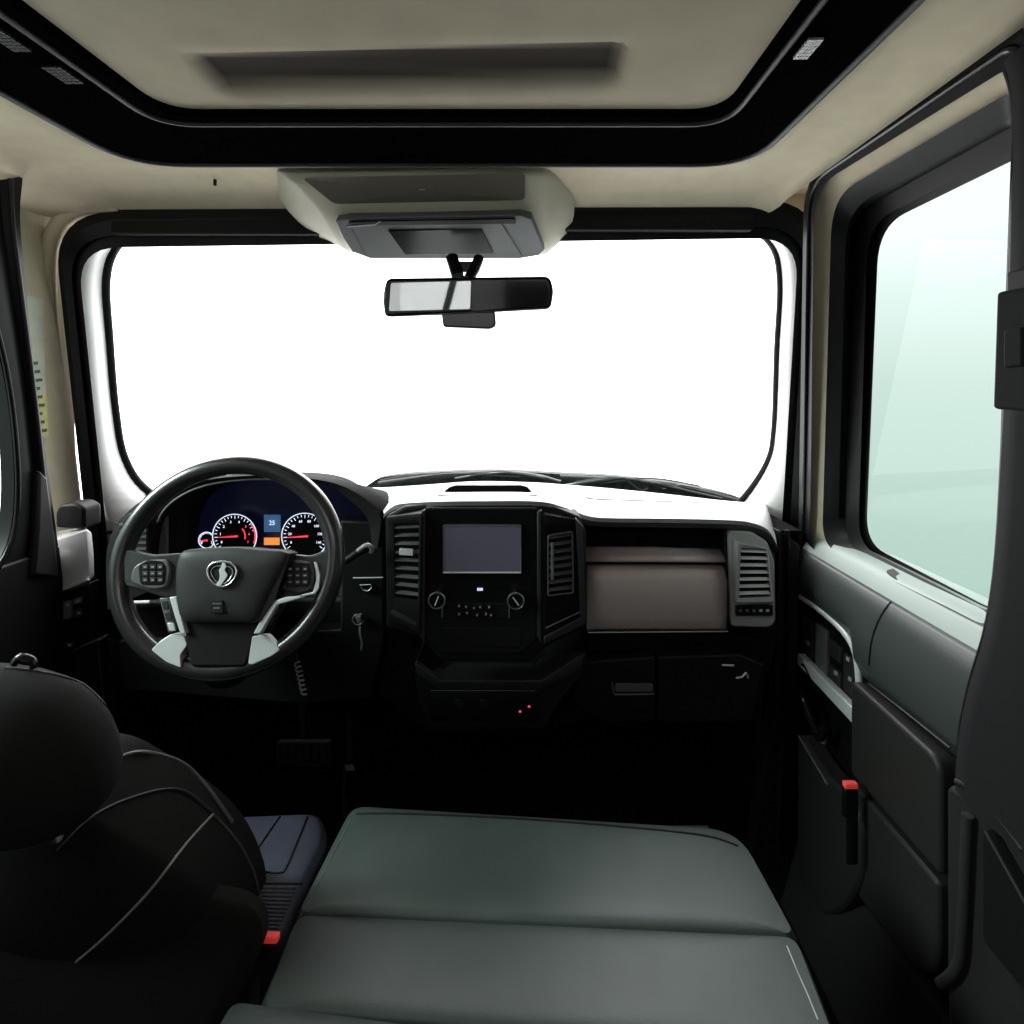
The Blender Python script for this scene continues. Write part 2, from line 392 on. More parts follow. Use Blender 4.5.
# ---------------------------------------------------------------- right side wall and door
def yz(c, X, r, n=8):
    return rnd([PX(a, b, x) for (a, b), x in zip(c, X)], r, n)
def lean(t, b): return (t, t, b, b)
S0 = ([(804, 179), (1026, 16), (997, 668), (798, 556)], lean(.66, .765))
S1 = ([(814, 188), (1016, 63), (997, 658), (810, 552)], lean(.685, .765))
F0 = ([(832, 197), (1016, 88), (1000, 635), (822, 545)], lean(.715, .77))
F1 = ([(846, 211), (1018, 114), (1000, 627), (838, 546)], lean(.74, .78))
F2 = ([(850, 216), (1020, 122), (1000, 624), (845, 546)], lean(.775, .79))
F3 = ([(868, 224), (1024, 144), (1003, 619), (858, 545)], lean(.785, .80))
G0 = ([(879, 226), (1028, 153), (1005, 616), (866, 543)], lean(.81, .81))
rd = [.09, .03, .05, .07]
def L(s, r, dx=0): return yz(s[0], [x + dx for x in s[1]], r)
wr = thing('wall_right', (.75, .6, 0), 'dark lower side wall of the cab behind the passenger door', 'wall', kind='structure')
prism('wall_panel', [(.80, -.66, 0), (.80, 1.9, 0), (.80, 1.9, R(-.46)), (.80, -.66, R(-.46))], (.03, 0, 0), M['black'], wr, bevel=0)
prism('rear_wall_panel', [(.76, -.66, R(-.46)), (.76, .80, R(-.46)), (.76, .80, R(.42)), (.76, -.66, R(.42))], (.03, 0, 0), M['liner'], wr, bevel=0)

d1 = thing('door_1', (.74, 1.2, 0), 'passenger door with green tinted window and dark padded panel', 'door', kind='structure')
loft('weatherstrip', [L(S0, rd, .03), L(S0, rd), L(S1, rd, -.015), L(S1, rd)], M['seal'], d1, closed=True, angle=50)
sealp = [(a + b) / 2 for a, b in zip(L(S0, rd, -.002), L(S1, rd, -.012))]
tube('seal_bead', sealp, .006, M['gloss'], d1, closed=True, sides=8)
loft('window_surround', [L(S1, rd), L(F0, rd)], M['liner'], d1, closed=True, angle=50)
loft('window_frame', [L(F0, rd), L(F0, rd, -.008), L(F1, rd), L(F2, rd), L(F3, rd), L(F3, rd, .012), L(G0, rd, -.004), L(G0, rd, .02)], M['seal'], d1, closed=True, angle=25)
gp = L(G0, rd); mesh_obj('window_glass', gp, [tuple(range(len(gp)))], M['green'], d1, smooth=False)
# filler behind the seal toward the roof
loft('upper_trim', [L(S0, rd, .004), [p + Vector((.0, 0, 0)) + (p - Vector((p.x, 1.1, R(.05)))).normalized() * .05 + Vector((.02, 0, 0)) for p in L(S0, rd)]], M['liner'], d1, closed=True, angle=50)
# belt shelf and padded upper panel (profile swept front to rear)
def sweep(name, prof, ys, m, parent, **k):
    return loft(name, [[Vector((x, y, R(z))) for x, z in prof] for y in ys], m, parent, **k)
ys = [1.50 - i * .66 / 20 for i in range(21)]
sweep('belt_sill', [(.835, -.385), (.768, -.397), (.758, -.412), (.745, -.434), (.738, -.45)], ys, M['sill'], d1, angle=60)
ysf = [1.50, 1.45, 1.40, 1.35, 1.30, 1.26, 1.235]; ysr = [1.212, 1.1, 1.0, .92, .85]
pf = [(.745, -.436), (.735, -.444), (.722, -.475), (.715, -.51), (.716, -.535), (.722, -.555), (.74, -.56)]
pr = [(.745, -.436), (.735, -.444), (.722, -.475), (.712, -.53), (.712, -.59), (.725, -.625), (.75, -.632)]
loft('upper_panel', [[Vector((x, y, R(z))) for x, z in pf] for y in ysf] + [[Vector((x, y, R(z))) for x, z in pr] for y in [1.215, 1.17, 1.12, 1.06, 1.0, .92, .85]], M['doorgreen'], d1, angle=60, solid=.006)
q = [PX(886, 573, .765), PX(893, 571, .785), PX(914, 587, .785), PX(907, 591, .765)]
prism('lock_plunger', q, (0, 0, .007), M['grey'], d1, bevel=.003)
# back panel of the door
prism('inner_panel', [(.76, 1.52, R(-1.22)), (.76, .9, R(-1.08)), (.76, .9, R(-.44)), (.76, 1.52, R(-.44))], (.03, 0, 0), M['black'], d1, bevel=0)
def yzp(name, pts, X, d, m, parent, r=0, bevel=.004, **k):
    q = rnd([Vector((y, R(z))) for y, z in pts], r, 6) if r else [Vector((y, R(z))) for y, z in pts]
    return prism(name, [Vector((X, a.x, a.y)) for a in q], (d, 0, 0), m, parent, bevel=bevel, **k)
def yzpx(name, pts, X, d, m, parent, r=0, bevel=.003, **k):
    q = rnd([PX(a, b, X) for a, b in pts], r, 6) if r else [PX(a, b, X) for a, b in pts]
    return prism(name, q, (d, 0, 0), m, parent, bevel=bevel, **k)
# silver bezel and switches
bez = smooth_path([PX(a, b, .722) for a, b in [(801, 597), (815, 606), (832, 620), (847, 636), (856, 655), (859, 685), (858, 718)]], 6)
tube('switch_bezel', bez, .0075, M['satin'], d1, sides=8, flat=1.0)
yzpx('bezel_bar', [(797, 653), (860, 716), (861, 730), (856, 728), (797, 664)], .716, .02, M['satin'], d1)
yzpx('switch_panel', [(801, 600), (832, 622), (852, 645), (857, 712), (799, 655)], .745, .02, M['gloss'], d1)
for pts in ([(802, 615), (812, 624), (812, 660), (802, 650)], [(815, 622), (826, 631), (826, 676), (815, 664)], [(829, 638), (840, 648), (840, 664), (829, 655)], [(829, 664), (840, 674), (840, 690), (829, 679)], [(843, 652), (853, 662), (853, 700), (843, 690)]):
    yzpx('window_switch', pts, .735, .01, M['mid' if pts[0][0] == 815 else 'grey'], d1, bevel=.002)
for a, b in ((846, 656), (834, 670), (806, 640), (848, 676)):
    yzpx('switch_mark', [(a, b), (a + 3, b + 2), (a + 3, b + 6), (a, b + 4)], .7335, .002, M['mark'], d1, bevel=0)
# pull handle, release lever, map pocket
tube('release_handle', smooth_path([PX(a, b, .72) for a, b in [(803, 664), (807, 668), (817, 690), (821, 692)]], 4), .006, M['gloss'], d1, sides=8)
tube('pull_handle', smooth_path([PX(a, b, .70) for a, b in [(803, 690), (804, 700), (812, 722), (820, 738), (824, 728)]], 5), .010, M['gloss'], d1, sides=8)
yzpx('handle_cap', [(817, 733), (824, 738), (823, 745), (817, 742)], .70, .01, M['mid'], d1)
yzpx('recess_panel', [(828, 690), (862, 728), (862, 860), (828, 800)], .745, .015, M['gloss'], d1)
yzpx('map_pocket', [(797, 725), (818, 765), (862, 812), (862, 880), (842, 912), (815, 918), (797, 890)], .69, .05, M['doorgrey'], d1, r=.06, bevel=.008)
tube('pocket_lip', [PX(a, b, .688) for a, b in [(799, 736), (812, 758), (828, 785)]], .003, M['mid'], d1, sides=6)
# lower padded panels
yzp('armrest_panel', [(1.205, -.635), (.945, -.635), (.945, -.83), (1.205, -.835)], .700, .045, M['doorgrey'], d1, r=[.012, .03, .012, .01], bevel=.012, seg=3)
yzp('lower_panel', [(1.205, -.85), (.95, -.845), (.95, -1.045), (1.205, -1.08)], .70, .045, M['doorgrey'], d1, r=[.01, .01, .09, .05], bevel=.008, seg=3)
tube('panel_edge', [PX(a, b, .698) for a, b in [(869, 684), (905, 712), (950, 748)]], .0018, M['doorgrey'], d1, sides=6)
bvd = bvh_of(*[o for o in d1.children if o.name.startswith('upper_panel')])
seam('panel_seam', bvd, [(909, 590), (893, 600), (880, 618), (872, 640), (869, 665)], .0022, M['black'], d1)
sl = thing('trim_2', (.7, 1.2, 0), 'dark scuff trim along the passenger door sill', 'sill', kind='structure')
prism('scuff_panel', [(.66, 1.5, 0), (.66, .45, 0), (.72, .45, R(-1.02)), (.72, 1.5, R(-1.15))], (.03, 0, 0), M['doorgrey'], sl, bevel=.01)

# pillar behind the door
bp_ = thing('trim_3', (.70, .75, 0), 'dark pillar trim beside the passenger window at the right edge', 'pillar trim', kind='structure')
q = smooth_path([PX(a, b, .665) for a, b in [(1003, 62), (1012, 100), (1012, 200), (1008, 330), (1002, 440), (995, 560), (985, 630), (968, 690), (958, 740), (955, 790)]], 4)
back = [Vector((.665, .60, p.z)) for p in q]
q = [Vector((.665, max(p.y, .62), p.z)) for p in q]
loft('pillar_cover', [[p + Vector((.07, .03, 0)) for p in q], [p + Vector((.02, .012, 0)) for p in q], q, [p + Vector((-.006, -.03, 0)) for p in q], back], M['hood'], bp_, angle=50)
tube('pillar_seal', [p + Vector((.02, .012, 0)) for p in q], .009, M['seal'], bp_, sides=8)
yzp('lower_cover', [(.905, -.64), (.62, -.60), (.62, -1.3), (.80, -1.3), (.90, -1.07), (.905, -.95)], .68, .05, M['doorgrey'], bp_, r=[.02, 0, 0, .02, .06, .03], bevel=.008)
tube('edge_strip', smooth_path([PX(a, b, .67) for a, b in [(968, 815), (966, 860), (963, 920), (958, 965), (940, 984)]], 6), .008, M['grey'], bp_, sides=8)
tube('ledge_line', smooth_path([PX(a, b, .665) for a, b in [(957, 782), (975, 790), (998, 815), (1024, 850)]], 6), .005, M['grey'], bp_, sides=8)
yzpx('pocket_cover', [(982, 826), (1040, 930), (1040, 1010), (982, 940)], .66, .03, M['black'], bp_, r=.01)
whl = pad('wheel_arch', [Vector((.55, y, R(z))) for y, z in [(.86, -1.33), (.80, -1.1), (.74, -.98), (.68, -.93), (.55, -.92), (.5, -1.33)]], (-1, 0, 0), .02, M['doorgrey'], bp_, depth=.14, p=3, rings=5)
ab = thing('belt_adjuster', PX(1008, 350, .62), 'black belt height adjuster box on the right pillar', 'belt adjuster')
yzpx('housing', [(996, 292), (1030, 286), (1030, 412), (992, 409)], .60, .07, M['hood'], ab, r=.006, bevel=.005)
yzpx('top_guide', [(1006, 272), (1030, 266), (1030, 290), (1006, 293)], .61, .05, M['black'], ab, bevel=.003)
yzpx('slide_button', [(1003, 330), (1022, 326), (1022, 366), (1003, 368)], .596, .008, M['hood'], ab, r=.004)

# red buckle hanging on the door side
def buckle(loc, ax, m_body, label, s=1.0, group=None, wl_=.13):
    t = thing('seatbelt_buckle', loc, label, 'buckle', group)
    ax = Vector(ax).normalized(); u = X_; w = ax.cross(u).normalized()
    def bx(a0, a1, hw, hd): return rnd([loc + ax * a + u * b * hw * s for a, b in ((a0 * s, -1), (a0 * s, 1), (a1 * s, 1), (a1 * s, -1))], .003, 3), w * hd * s
    p_, v_ = bx(-.06, 0, .014, .014); prism('body', p_, v_, m_body, t, bevel=.003)
    p_, v_ = bx(.0005, .012, .0135, .013); prism('release_button', p_, v_, M['red'], t, bevel=.003)
    tube('webbing', [loc - ax * .055 * s, loc - ax * wl_], .012 * s, M['black'], t, sides=8, flat=.2, up=w)
    return t
buckle(PX(852, 790, .665), (0, .0, 1), M['gloss'], 'red buttoned seatbelt buckle standing beside the passenger door', 1.0, wl_=.15)
buckle(P(269, 945, .79), (0, .1, 1), M['black'], 'red buttoned seatbelt buckle beside the driver seat cushion', .85)

# ---------------------------------------------------------------- left side wall and door
wl = thing('wall_left', (-1.22, 1.2, 0), 'beige pillar and side wall left of the windshield', 'wall', kind='structure')
prism('pillar_trim', [(-1.275, 1.40, R(.47)), (-1.275, 1.56, R(.47)), (-1.275, 1.60, R(-.45)), (-1.275, 1.40, R(-.45))], (-.01, 0, 0), M['liner'], wl, bevel=0)
prism('lower_panel', [(-1.285, -.66, 0), (-1.285, 1.92, 0), (-1.285, 1.92, R(-.35)), (-1.285, -.66, R(-.35))], (-.03, 0, 0), M['black'], wl, bevel=0)
prism('rear_panel', [(-1.22, -.66, R(-.35)), (-1.22, .35, R(-.35)), (-1.22, .35, R(.42)), (-1.22, -.66, R(.42))], (-.03, 0, 0), M['liner'], wl, bevel=0)
rp = smooth_path([P(a, b, YW(b) + .0) for a, b in [(120, 206), (84, 208), (60, 222), (49, 250), (49, 300), (58, 380), (68, 460), (76, 530)]], 8)
tube('pillar_roll', rp, .019, M['liner'], wl, sides=14)
lab = thing('pillar_sticker', PX(34, 370, -1.27), 'narrow pale pillar panel sticker with a yellow end and black print', 'sticker')
def lx(pts, X=-1.272, d=-.003): return [PX(a, b, X) for a, b in pts], (d, 0, 0)
p_, v_ = lx([(22, 295), (43, 298), (47, 440), (38, 438)]); prism('backing', p_, v_, M['paper'], lab, bevel=0)
p_, v_ = lx([(35, 396), (46.3, 394), (48.5, 437), (38, 437)], -1.2705, -.002); prism('yellow_band', p_, v_, M['yellow'], lab, bevel=0)
for k in range(9):
    b = 362 + k * 8.4; x = 33 + (b - 362) * .09
    p_, v_ = lx([(x, b), (x + 5 + (k % 3) * 1.5, b - .5), (x + 5 + (k % 3) * 1.5, b + 2.5), (x, b + 3)], -1.2688, -.001)
    prism('print', p_, v_, M['ink'], lab, bevel=0)

d2 = thing('door_2', (-1.18, 1.2, 0), 'driver door with black window frame seen edge on at the left', 'door', kind='structure')
edge = smooth_path([PX(a, b, -1.17) for a, b in [(23, 176), (20, 215), (24, 270), (32, 350), (42, 430), (52, 500), (60, 560), (64, 610), (72, 665), (80, 720)]], 4)
wout = [PX(a, b, -1.17) for a, b in [(-60, 190), (-38, 230), (-8, 330), (4, 380), (11, 430), (14, 480), (12, 520), (6, 545), (-2, 562), (-30, 600)]]
wout = smooth_path(wout, 4); n = len(edge)
e2 = [edge[0].lerp(edge[0], 0)] ; 
def resamp(path, n):
    d = [0]
    for i in range(1, len(path)): d.append(d[-1] + (path[i] - path[i - 1]).length)
    out = []
    for k in range(n):
        s = d[-1] * k / (n - 1); i = 1
        while i < len(path) - 1 and d[i] < s: i += 1
        t = (s - d[i - 1]) / max(1e-9, d[i] - d[i - 1]); out.append(path[i - 1].lerp(path[i], min(1, t)))
    return out
ii = [k for k, p in enumerate(edge) if p.z > R(-.42)]
ea = resamp([edge[k] for k in ii], 30); wa = resamp(wout, 30)
loft('window_frame', [[p + Vector((-.04, .0, 0)) for p in ea], ea, [a.lerp(b, .25) + Vector((.006, 0, 0)) for a, b in zip(ea, wa)], [a.lerp(b, .3) + Vector((-.004, 0, 0)) for a, b in zip(ea, wa)],
    [a.lerp(b, .6) + Vector((.002, 0, 0)) for a, b in zip(ea, wa)], [a.lerp(b, .85) for a, b in zip(ea, wa)], wa, [p + Vector((-.03, 0, 0)) for p in wa]], M['seal'], d2, angle=25)
tube('seal_bead', [a.lerp(b, .22) + Vector((.008, 0, 0)) for a, b in zip(ea, wa)], .005, M['grey'], d2, sides=8)
tube('seal_bead', [a.lerp(b, .93) + Vector((.004, 0, 0)) for a, b in zip(ea, wa)], .006, M['gloss'], d2, sides=8)
prism('window_glass', [(-1.205, .35, R(-.40)), (-1.205, 1.30, R(-.40)), (-1.205, 1.30, R(.0)), (-1.205, 1.0, R(.40)), (-1.205, .35, R(.40))], (.004, 0, 0), M['green'], d2, bevel=0)
low = [edge[k] for k in range(len(edge)) if edge[k].z <= R(-.40)]
zb = [Vector((-1.165, p.y, p.z)) for p in low] + [Vector((-1.165, low[-1].y, R(-1.2))), Vector((-1.165, .4, R(-1.2))), Vector((-1.165, .4, R(-.40)))]
prism('door_panel', zb, (-.05, 0, 0), M['black'], d2, bevel=.006)
q = [PX(a, b, -1.155) for a, b in [(34, 575), (38, 530), (40, 470), (48, 478), (56, 540), (60, 578)]]
prism('mirror_corner_cover', q, (-.02, 0, 0), M['grey'], d2, bevel=.006)
# column between door and dash: small speaker, grey block, switch
pc = thing('trim_4', P(72, 600, 1.44), 'grey end panel between driver door and dashboard', 'end panel', kind='structure')
plate('speaker_pod', [(55, 528), (55, 512), (60, 504), (75, 503), (84, 508), (84, 530)], 1.43, .06, M['black'], pc, r=4, bevel=.008)
loft('grey_cover', [[P(56, 540, 1.42), P(86, 530, 1.42)], [P(56, 531, 1.50), P(86, 527, 1.50)]][::-1] + [[P(59, 562, 1.415), P(88, 556, 1.415)], [P(62, 590, 1.42), P(89, 580, 1.42)]], M['endgrey'], pc, solid=.02, angle=60, bevel=.003)
plate('switch_plate', [(60, 593), (90, 583), (94, 640), (64, 655)], 1.42, .03, M['gloss'], pc)
tube('chrome_line', [P(58, 591, 1.415), P(72, 586, 1.415), (P(89, 579, 1.415))], .0035, M['satin'], pc, sides=6)
for (a, b, w, h, m) in ((63, 600, 8, 20, 'mid'), (73, 597, 8, 8, 'mid'), (73, 608, 9, 10, 'grey'), (65, 641, 8, 8, 'grey')):
    plate('headlamp_switch', [(a, b + 2), (a + w, b), (a + w, b + h - 2), (a, b + h)], 1.412, .008, M[m], pc, bevel=.0015)
for (a, b) in ((66, 604), (76, 600), (77, 612), (68, 644)):
    plate('switch_icon', rect(a, b, a + 3, b + 2), 1.4105, .001, M['mark'], pc, bevel=0)
prism('lower_cover', face([(62, 655), (98, 640), (125, 900), (60, 900)], 1.45), (0, .04, 0), M['black'], pc, bevel=.004)
# black post right of the dash
rpost = thing('trim_5', P(790, 700, 1.45), 'black lower pillar between dashboard and passenger door', 'pillar', kind='structure')
prism('cover', face([(779, 530), (800, 545), (799, 640), (794, 760), (790, 900), (745, 900), (775, 700)], 1.45), (0, .05, 0), M['black'], rpost, bevel=.006)
tube('seal', smooth_path([P(a, b, 1.44) for a, b in [(787, 530), (790, 640), (782, 760), (778, 850)]], 5), .007, M['seal'], rpost, sides=8)

# rear wall with a window seen only in the mirror
wb = thing('wall_back', (-.2, -.64, 0), 'beige rear wall of the cab with a small window', 'wall', kind='structure')
for q in ([(-1.22, 0), (.76, 0), (.76, R(-.15)), (-1.22, R(-.15))], [(-1.22, R(.40)), (.76, R(.40)), (.76, R(.5)), (-1.22, R(.5))], [(-1.22, R(-.15)), (-1.05, R(-.15)), (-1.05, R(.4)), (-1.22, R(.4))], [(-.12, R(-.15)), (.76, R(-.15)), (.76, R(.4)), (-.12, R(.4))]):
    prism('wall_panel', [(x, -.66, z) for x, z in q], (0, -.03, 0), M['grey'], wb, bevel=0)
prism('window_post', [(-.56, -.65, R(-.15)), (-.52, -.65, R(-.15)), (-.36, -.65, R(.4)), (-.40, -.65, R(.4))], (0, -.02, 0), M['seal'], wb, bevel=0)
prism('window_glass', [(-1.05, -.67, R(-.15)), (-.12, -.67, R(-.15)), (-.12, -.67, R(.4)), (-1.05, -.67, R(.4))], (0, -.004, 0), M['rearglass'], wb, bevel=0)

# ================================================================== DASHBOARD
da = thing('dashboard', (-.2, 1.5, R(-.6)), 'black dashboard with glare-whitened top, centre screen and taupe glovebox panel', 'dashboard')
# main dark body
body = [(384, 516), (440, 510), (545, 510), (590, 522), (728, 522), (776, 540), (778, 640), (760, 722), (585, 722), (540, 735), (425, 735), (385, 700), (120, 660), (118, 598), (384, 598)]
plate('body', body, 1.415, .10, M['black'], da, bevel=.01)
prism('under_dash_light_block', [(-1.12, 1.50, R(-.40)), (.74, 1.50, R(-.40)), (.74, 1.90, R(-.40)), (-1.12, 1.90, R(-.40))], (0, 0, .01), M['deep'], da, bevel=0)  # hidden sheet added to block light leaking down to the pedals
# top skin, windshield glare painted in as near-white
front = [(384, 514, 1.27), (392, 507, 1.26), (403, 503.5, 1.25), (440, 501.5, 1.22), (485, 501, 1.22), (540, 501.5, 1.22), (566, 508, 1.25), (588, 516, 1.31), (610, 518, 1.335), (660, 518.5, 1.34), (728, 520, 1.35), (752, 523, 1.37), (768, 530, 1.39), (777, 545, 1.41)]
A = [P(*q) for q in front]
row_back = []; row_mid = []; row_mid2 = []
for k, a in enumerate(A):
    xb = [-.50, -.46, -.42, -.30, -.15, .02, .12, .22, .30, .44, .62, .69, .735, .745][k]
    yb = 1.73 + .10 * (1 - min(1, ((xb + .27) / 1.0) ** 2))
    b = Vector((xb, yb, R(-.314 - .05 * max(0, min(1, (xb + .05) / .7)) ** 1.3 - .02 * max(0, min(1, (-.15 - xb) / .3)))))
    row_back.append(b)
    m_ = a.lerp(b, .12); m_.z += .008; row_mid.append(m_)
    m2 = a.lerp(b, .5); m2.z += .006; row_mid2.append(m2)
rows_ = [smooth_path(r, 4) for r in (row_back, row_mid2, row_mid, A)]
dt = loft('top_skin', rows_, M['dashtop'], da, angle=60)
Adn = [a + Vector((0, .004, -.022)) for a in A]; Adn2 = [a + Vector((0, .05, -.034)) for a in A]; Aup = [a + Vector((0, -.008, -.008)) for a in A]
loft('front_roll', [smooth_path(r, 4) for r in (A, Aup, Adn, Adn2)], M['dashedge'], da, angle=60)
bvt = bvh_of(dt)
slot = [(446, 486), (530, 486), (536, 493), (440, 493)]
def patch(name, bv, pix, m, parent, h=.003):
    out = []
    for a, b_ in pix:
        d = Vector(((a - CX) / F, 1, -(b_ - CY) / F)).normalized(); hit = bv.ray_cast(CAM, d)
        if hit[0] is not None: out.append(hit[0] + Vector((0, 0, .0005)))
    return prism(name, out, (0, 0, h), m, parent, bevel=0)
patch('slot_rim', bvt, [(438, 496), (446, 488), (455, 485.5), (522, 485.5), (531, 488), (537, 496)], M['vent'], da, .002)
patch('speaker_slot', bvt, [(445, 492.5), (450, 488.5), (456, 486.8), (521, 486.8), (527, 488.5), (531, 492.5)], M['frameblack'], da, .004)
seam('skin_seam', bvt, [(588, 496), (592, 499), (640, 501), (700, 503)], .0022, M['mid'], da, 0)

# ---- instrument binnacle
YB = 1.30
arcA = [(108, 610), (106, 575), (108, 545), (120, 520), (148, 497), (195, 480), (260, 473), (322, 477), (358, 485), (386, 500), (395, 514), (386, 545)]
arcB = [(152, 590), (152, 560), (155, 532), (166, 508), (190, 491), (222, 482), (265, 479), (305, 481), (332, 488), (352, 502), (368, 520), (372, 550)]
arcA = smooth_path([Vector((a, b, 0)) for a, b in arcA], 5); arcB = smooth_path([Vector((a, b, 0)) for a, b in arcB], 5)
ra = [P(q.x, q.y, YB + .02) for q in arcA]; rb = [P(q.x, q.y, YB) for q in arcB]
rab = [a.lerp(b, .45) + Vector((0, -.022, .004)) for a, b in zip(ra, rb)]
rc_ = [b + Vector((0, .16, -.0)) for b in rb]; rd_ = [Vector((a.x, 1.80, a.z - .12)) for a in ra]
cbin = P(262, 545, YB)
rc_ = [c + (Vector((cbin.x, c.y, cbin.z)) - c) * .06 for c in rc_]
loft('instrument_hood', [rd_, ra, rab, rb, rc_], M['hood'], da, angle=60)
prism('instrument_panel', [p + Vector((0, -.004, 0)) for p in rc_], (0, .01, 0), M['navy'], da, bevel=0)
tube('hood_trim', [b + Vector((0, -.001, 0)) for b in rb[12:36]], .003, M['mid'], da, sides=6)
plate('side_cover', [(155, 515), (166, 500), (166, 560), (150, 566)], 1.32, .01, M['mid'], da, r=3)
# gauges
def gauge(cx, cy, r, Y, nums, red, needle, small=False):
    g = MB(); c = P(cx, cy, Y); rr_ = r * Y / F
    v, f = disc_vf(c, X_, Z_, Y_, .01, rr_); dial = mesh_obj('gauge_dial', v, f, M['gloss'], da, smooth=False)
    tube('gauge_ring', [c + Vector((math.cos(2 * math.pi * i / 40) * rr_, -.002, math.sin(2 * math.pi * i / 40) * rr_)) for i in range(40)], .0013, M['glow_white'], dial, sides=6, closed=True)
    t = MB()
    for k in range(25):
        an = math.radians(215 - 250 * k / 24); L0 = .83 if k % 3 else .78
        d = Vector((math.cos(an), 0, math.sin(an))); w = Vector((-d.z, 0, d.x)) * .0007
        if red and k > 19: continue
        t.add(*prism_vf([c + d * rr_ * L0 - w, c + d * rr_ * .93 - w, c + d * rr_ * .93 + w, c + d * rr_ * L0 + w], (0, -.001, 0)))
    t.build('tick_marks', M['glow_white'], dial, smooth=False)
    for k, s in enumerate(nums):
        an = math.radians(205 - 230 * k / (len(nums) - 1))
        text_obj('numeral', s, .009, c + Vector((math.cos(an) * rr_ * .66, -.001, math.sin(an) * rr_ * .66)), X_, Z_, M['glow_red' if red and k >= len(nums) - 3 else 'glow_white'], dial)
    if red:
        tube('red_zone', [c + Vector((math.cos(math.radians(a)) * rr_ * .93, -.002, math.sin(math.radians(a)) * rr_ * .93)) for a in range(-20, 40, 5)], .0016, M['glow_red'], dial, sides=6)
        tube('red_zone', [c + Vector((math.cos(math.radians(a)) * rr_ * .48, -.002, math.sin(math.radians(a)) * rr_ * .48)) for a in range(-15, 50, 5)], .0015, M['glow_red'], dial, sides=6)
    d = Vector((-1, 0, -.06)).normalized()
    tube('needle', [c - d * rr_ * .15 + Vector((0, -.005, 0)), c + d * rr_ * .75 + Vector((0, -.005, 0))], [.0028, .0009], M['glow_red'], dial, sides=6)
gauge(235, 536, 22, 1.42, ['0', '1', '2', '3', '4', '5', '6', '7'], True, 0)
gauge(305, 536, 23, 1.42, ['0', '20', '40', '60', '80', '100', '120', '140'], False, 0)
gauge(207, 540, 8, 1.425, ['0', '1'], False, 0)
gauge(343, 541, 8, 1.425, ['0', '1'], False, 0)
plate('trip_display', rect(264, 515, 280, 532), 1.43, .004, M['glow_blue'], da, bevel=0)
text_obj('trip_text', '25', .016, P(272, 523, 1.427), X_, Z_, M['glow_white'], da)
plate('odometer_display', rect(264, 538, 279, 545), 1.43, .004, M['glow_orange'], da, bevel=0)

# ---- left side air vent beside the binnacle
plate('side_vent_bezel', [(112, 560), (116, 530), (128, 514), (145, 506), (148, 560)], 1.285, .02, M['grey'], da, r=4)
for k in range(6):
    plate('vent_slat', rect(119, 524 + k * 6, 146, 526 + k * 6), 1.282, .008, M['mid'], da, bevel=0)

# ---- centre stack
YS = 1.20
stack = [(385, 517), (404, 507), (440, 503), (545, 503), (580, 517), (586, 532), (586, 628), (548, 646), (530, 662), (440, 662), (424, 640), (386, 628)]
plate('centre_housing', stack, YS + .02, .07, M['black'], da, r=3, bevel=.006)
def poly(name, pts, d, m, parent, bevel=.002, r=0):
    q = [P(*p) for p in pts]
    if r: q = rnd(q, r, 4)
    return prism(name, q, (0, d, 0), m, parent, bevel=bevel)
face_plate = plate('centre_fascia', [(425, 508), (537, 508), (537, 640), (520, 654), (440, 654), (425, 640)], YS, .03, M['gloss'], da, r=2, bevel=.003)
for (x, m) in ((422.5, 'grey'), (539.5, 'grey')):
    poly('fascia_strip', [(x - 2.5, 512, YS - .004), (x + 2.5, 510, YS - .004), (x + 2.5, 646, YS - .004), (x - 2.5, 636, YS - .004)], .03, M[m], da, bevel=.003)
scr = plate('touchscreen', rect(443, 525, 521, 572), YS - .004, .006, M['screen'], da, r=1.5, bevel=.001)
b = [P(a, c, YS - .005) for a, c in rect(443, 525.5, 521, 572.5)]
tube('screen_rim', b, .0012, M['mid'], scr, sides=6, closed=True)
tube('screen_edge', [b[3], b[2]], .0018, M['satin'], scr, sides=6)
def knob(cx, cy, r, Y, ang):
    c = P(cx, cy, Y); q = r * Y / F
    v, f = disc_vf(c + Vector((0, -.022, 0)), X_, Z_, Y_, .024, q * .92); k = mesh_obj('rotary_knob', v, f, M['gloss'], da, bevel=.002)
    tube('chrome_ring', [c + Vector((math.cos(2 * math.pi * i / 28) * q, -.022, math.sin(2 * math.pi * i / 28) * q)) for i in range(28)], .0017, M['chrome'], k, sides=6, closed=True)
    d = Vector((math.cos(ang), 0, math.sin(ang)))
    tube('pointer', [c + Vector((0, -.024, 0)) - d * q * .6, c + Vector((0, -.024, 0)) + d * q * .6], .0012, M['satin'], k, sides=6)
knob(438.5, 596.5, 8, YS, 1.2); knob(516, 597, 8, YS, 2.2)
text_obj('clock_text', '888', .0085, P(480, 589.5, YS - .003), X_, Z_, M['glow_white'], da, d=.0008)
plate('climate_panel', rect(448, 603, 508, 618), YS - .002, .004, M['black'], da, r=1, bevel=.001)
for k, (a, b_) in enumerate([(459, 604), (466, 605), (474, 606), (480, 605), (489, 605), (459, 612), (467, 611), (477, 613), (486, 612), (491, 613)]):
    btn = plate('climate_button', rect(a - 2.6, b_ - .5, a + 2.6, b_ + 5), YS - .005, .004, M['gloss'], da, bevel=.0006)
    plate('button_icon', rect(a - .9, b_ + 1, a + .9, b_ + 3.2), YS - .0058, .001, M['mark'], btn, bevel=0)
for x in (441.5, 508.5): plate('side_button', rect(x, 606, x + 1.2, 618), YS - .004, .004, M['mid'], da, bevel=0)
plate('side_button', rect(511, 607, 523, 618), YS - .003, .004, M['gloss'], da, r=1, bevel=.001)
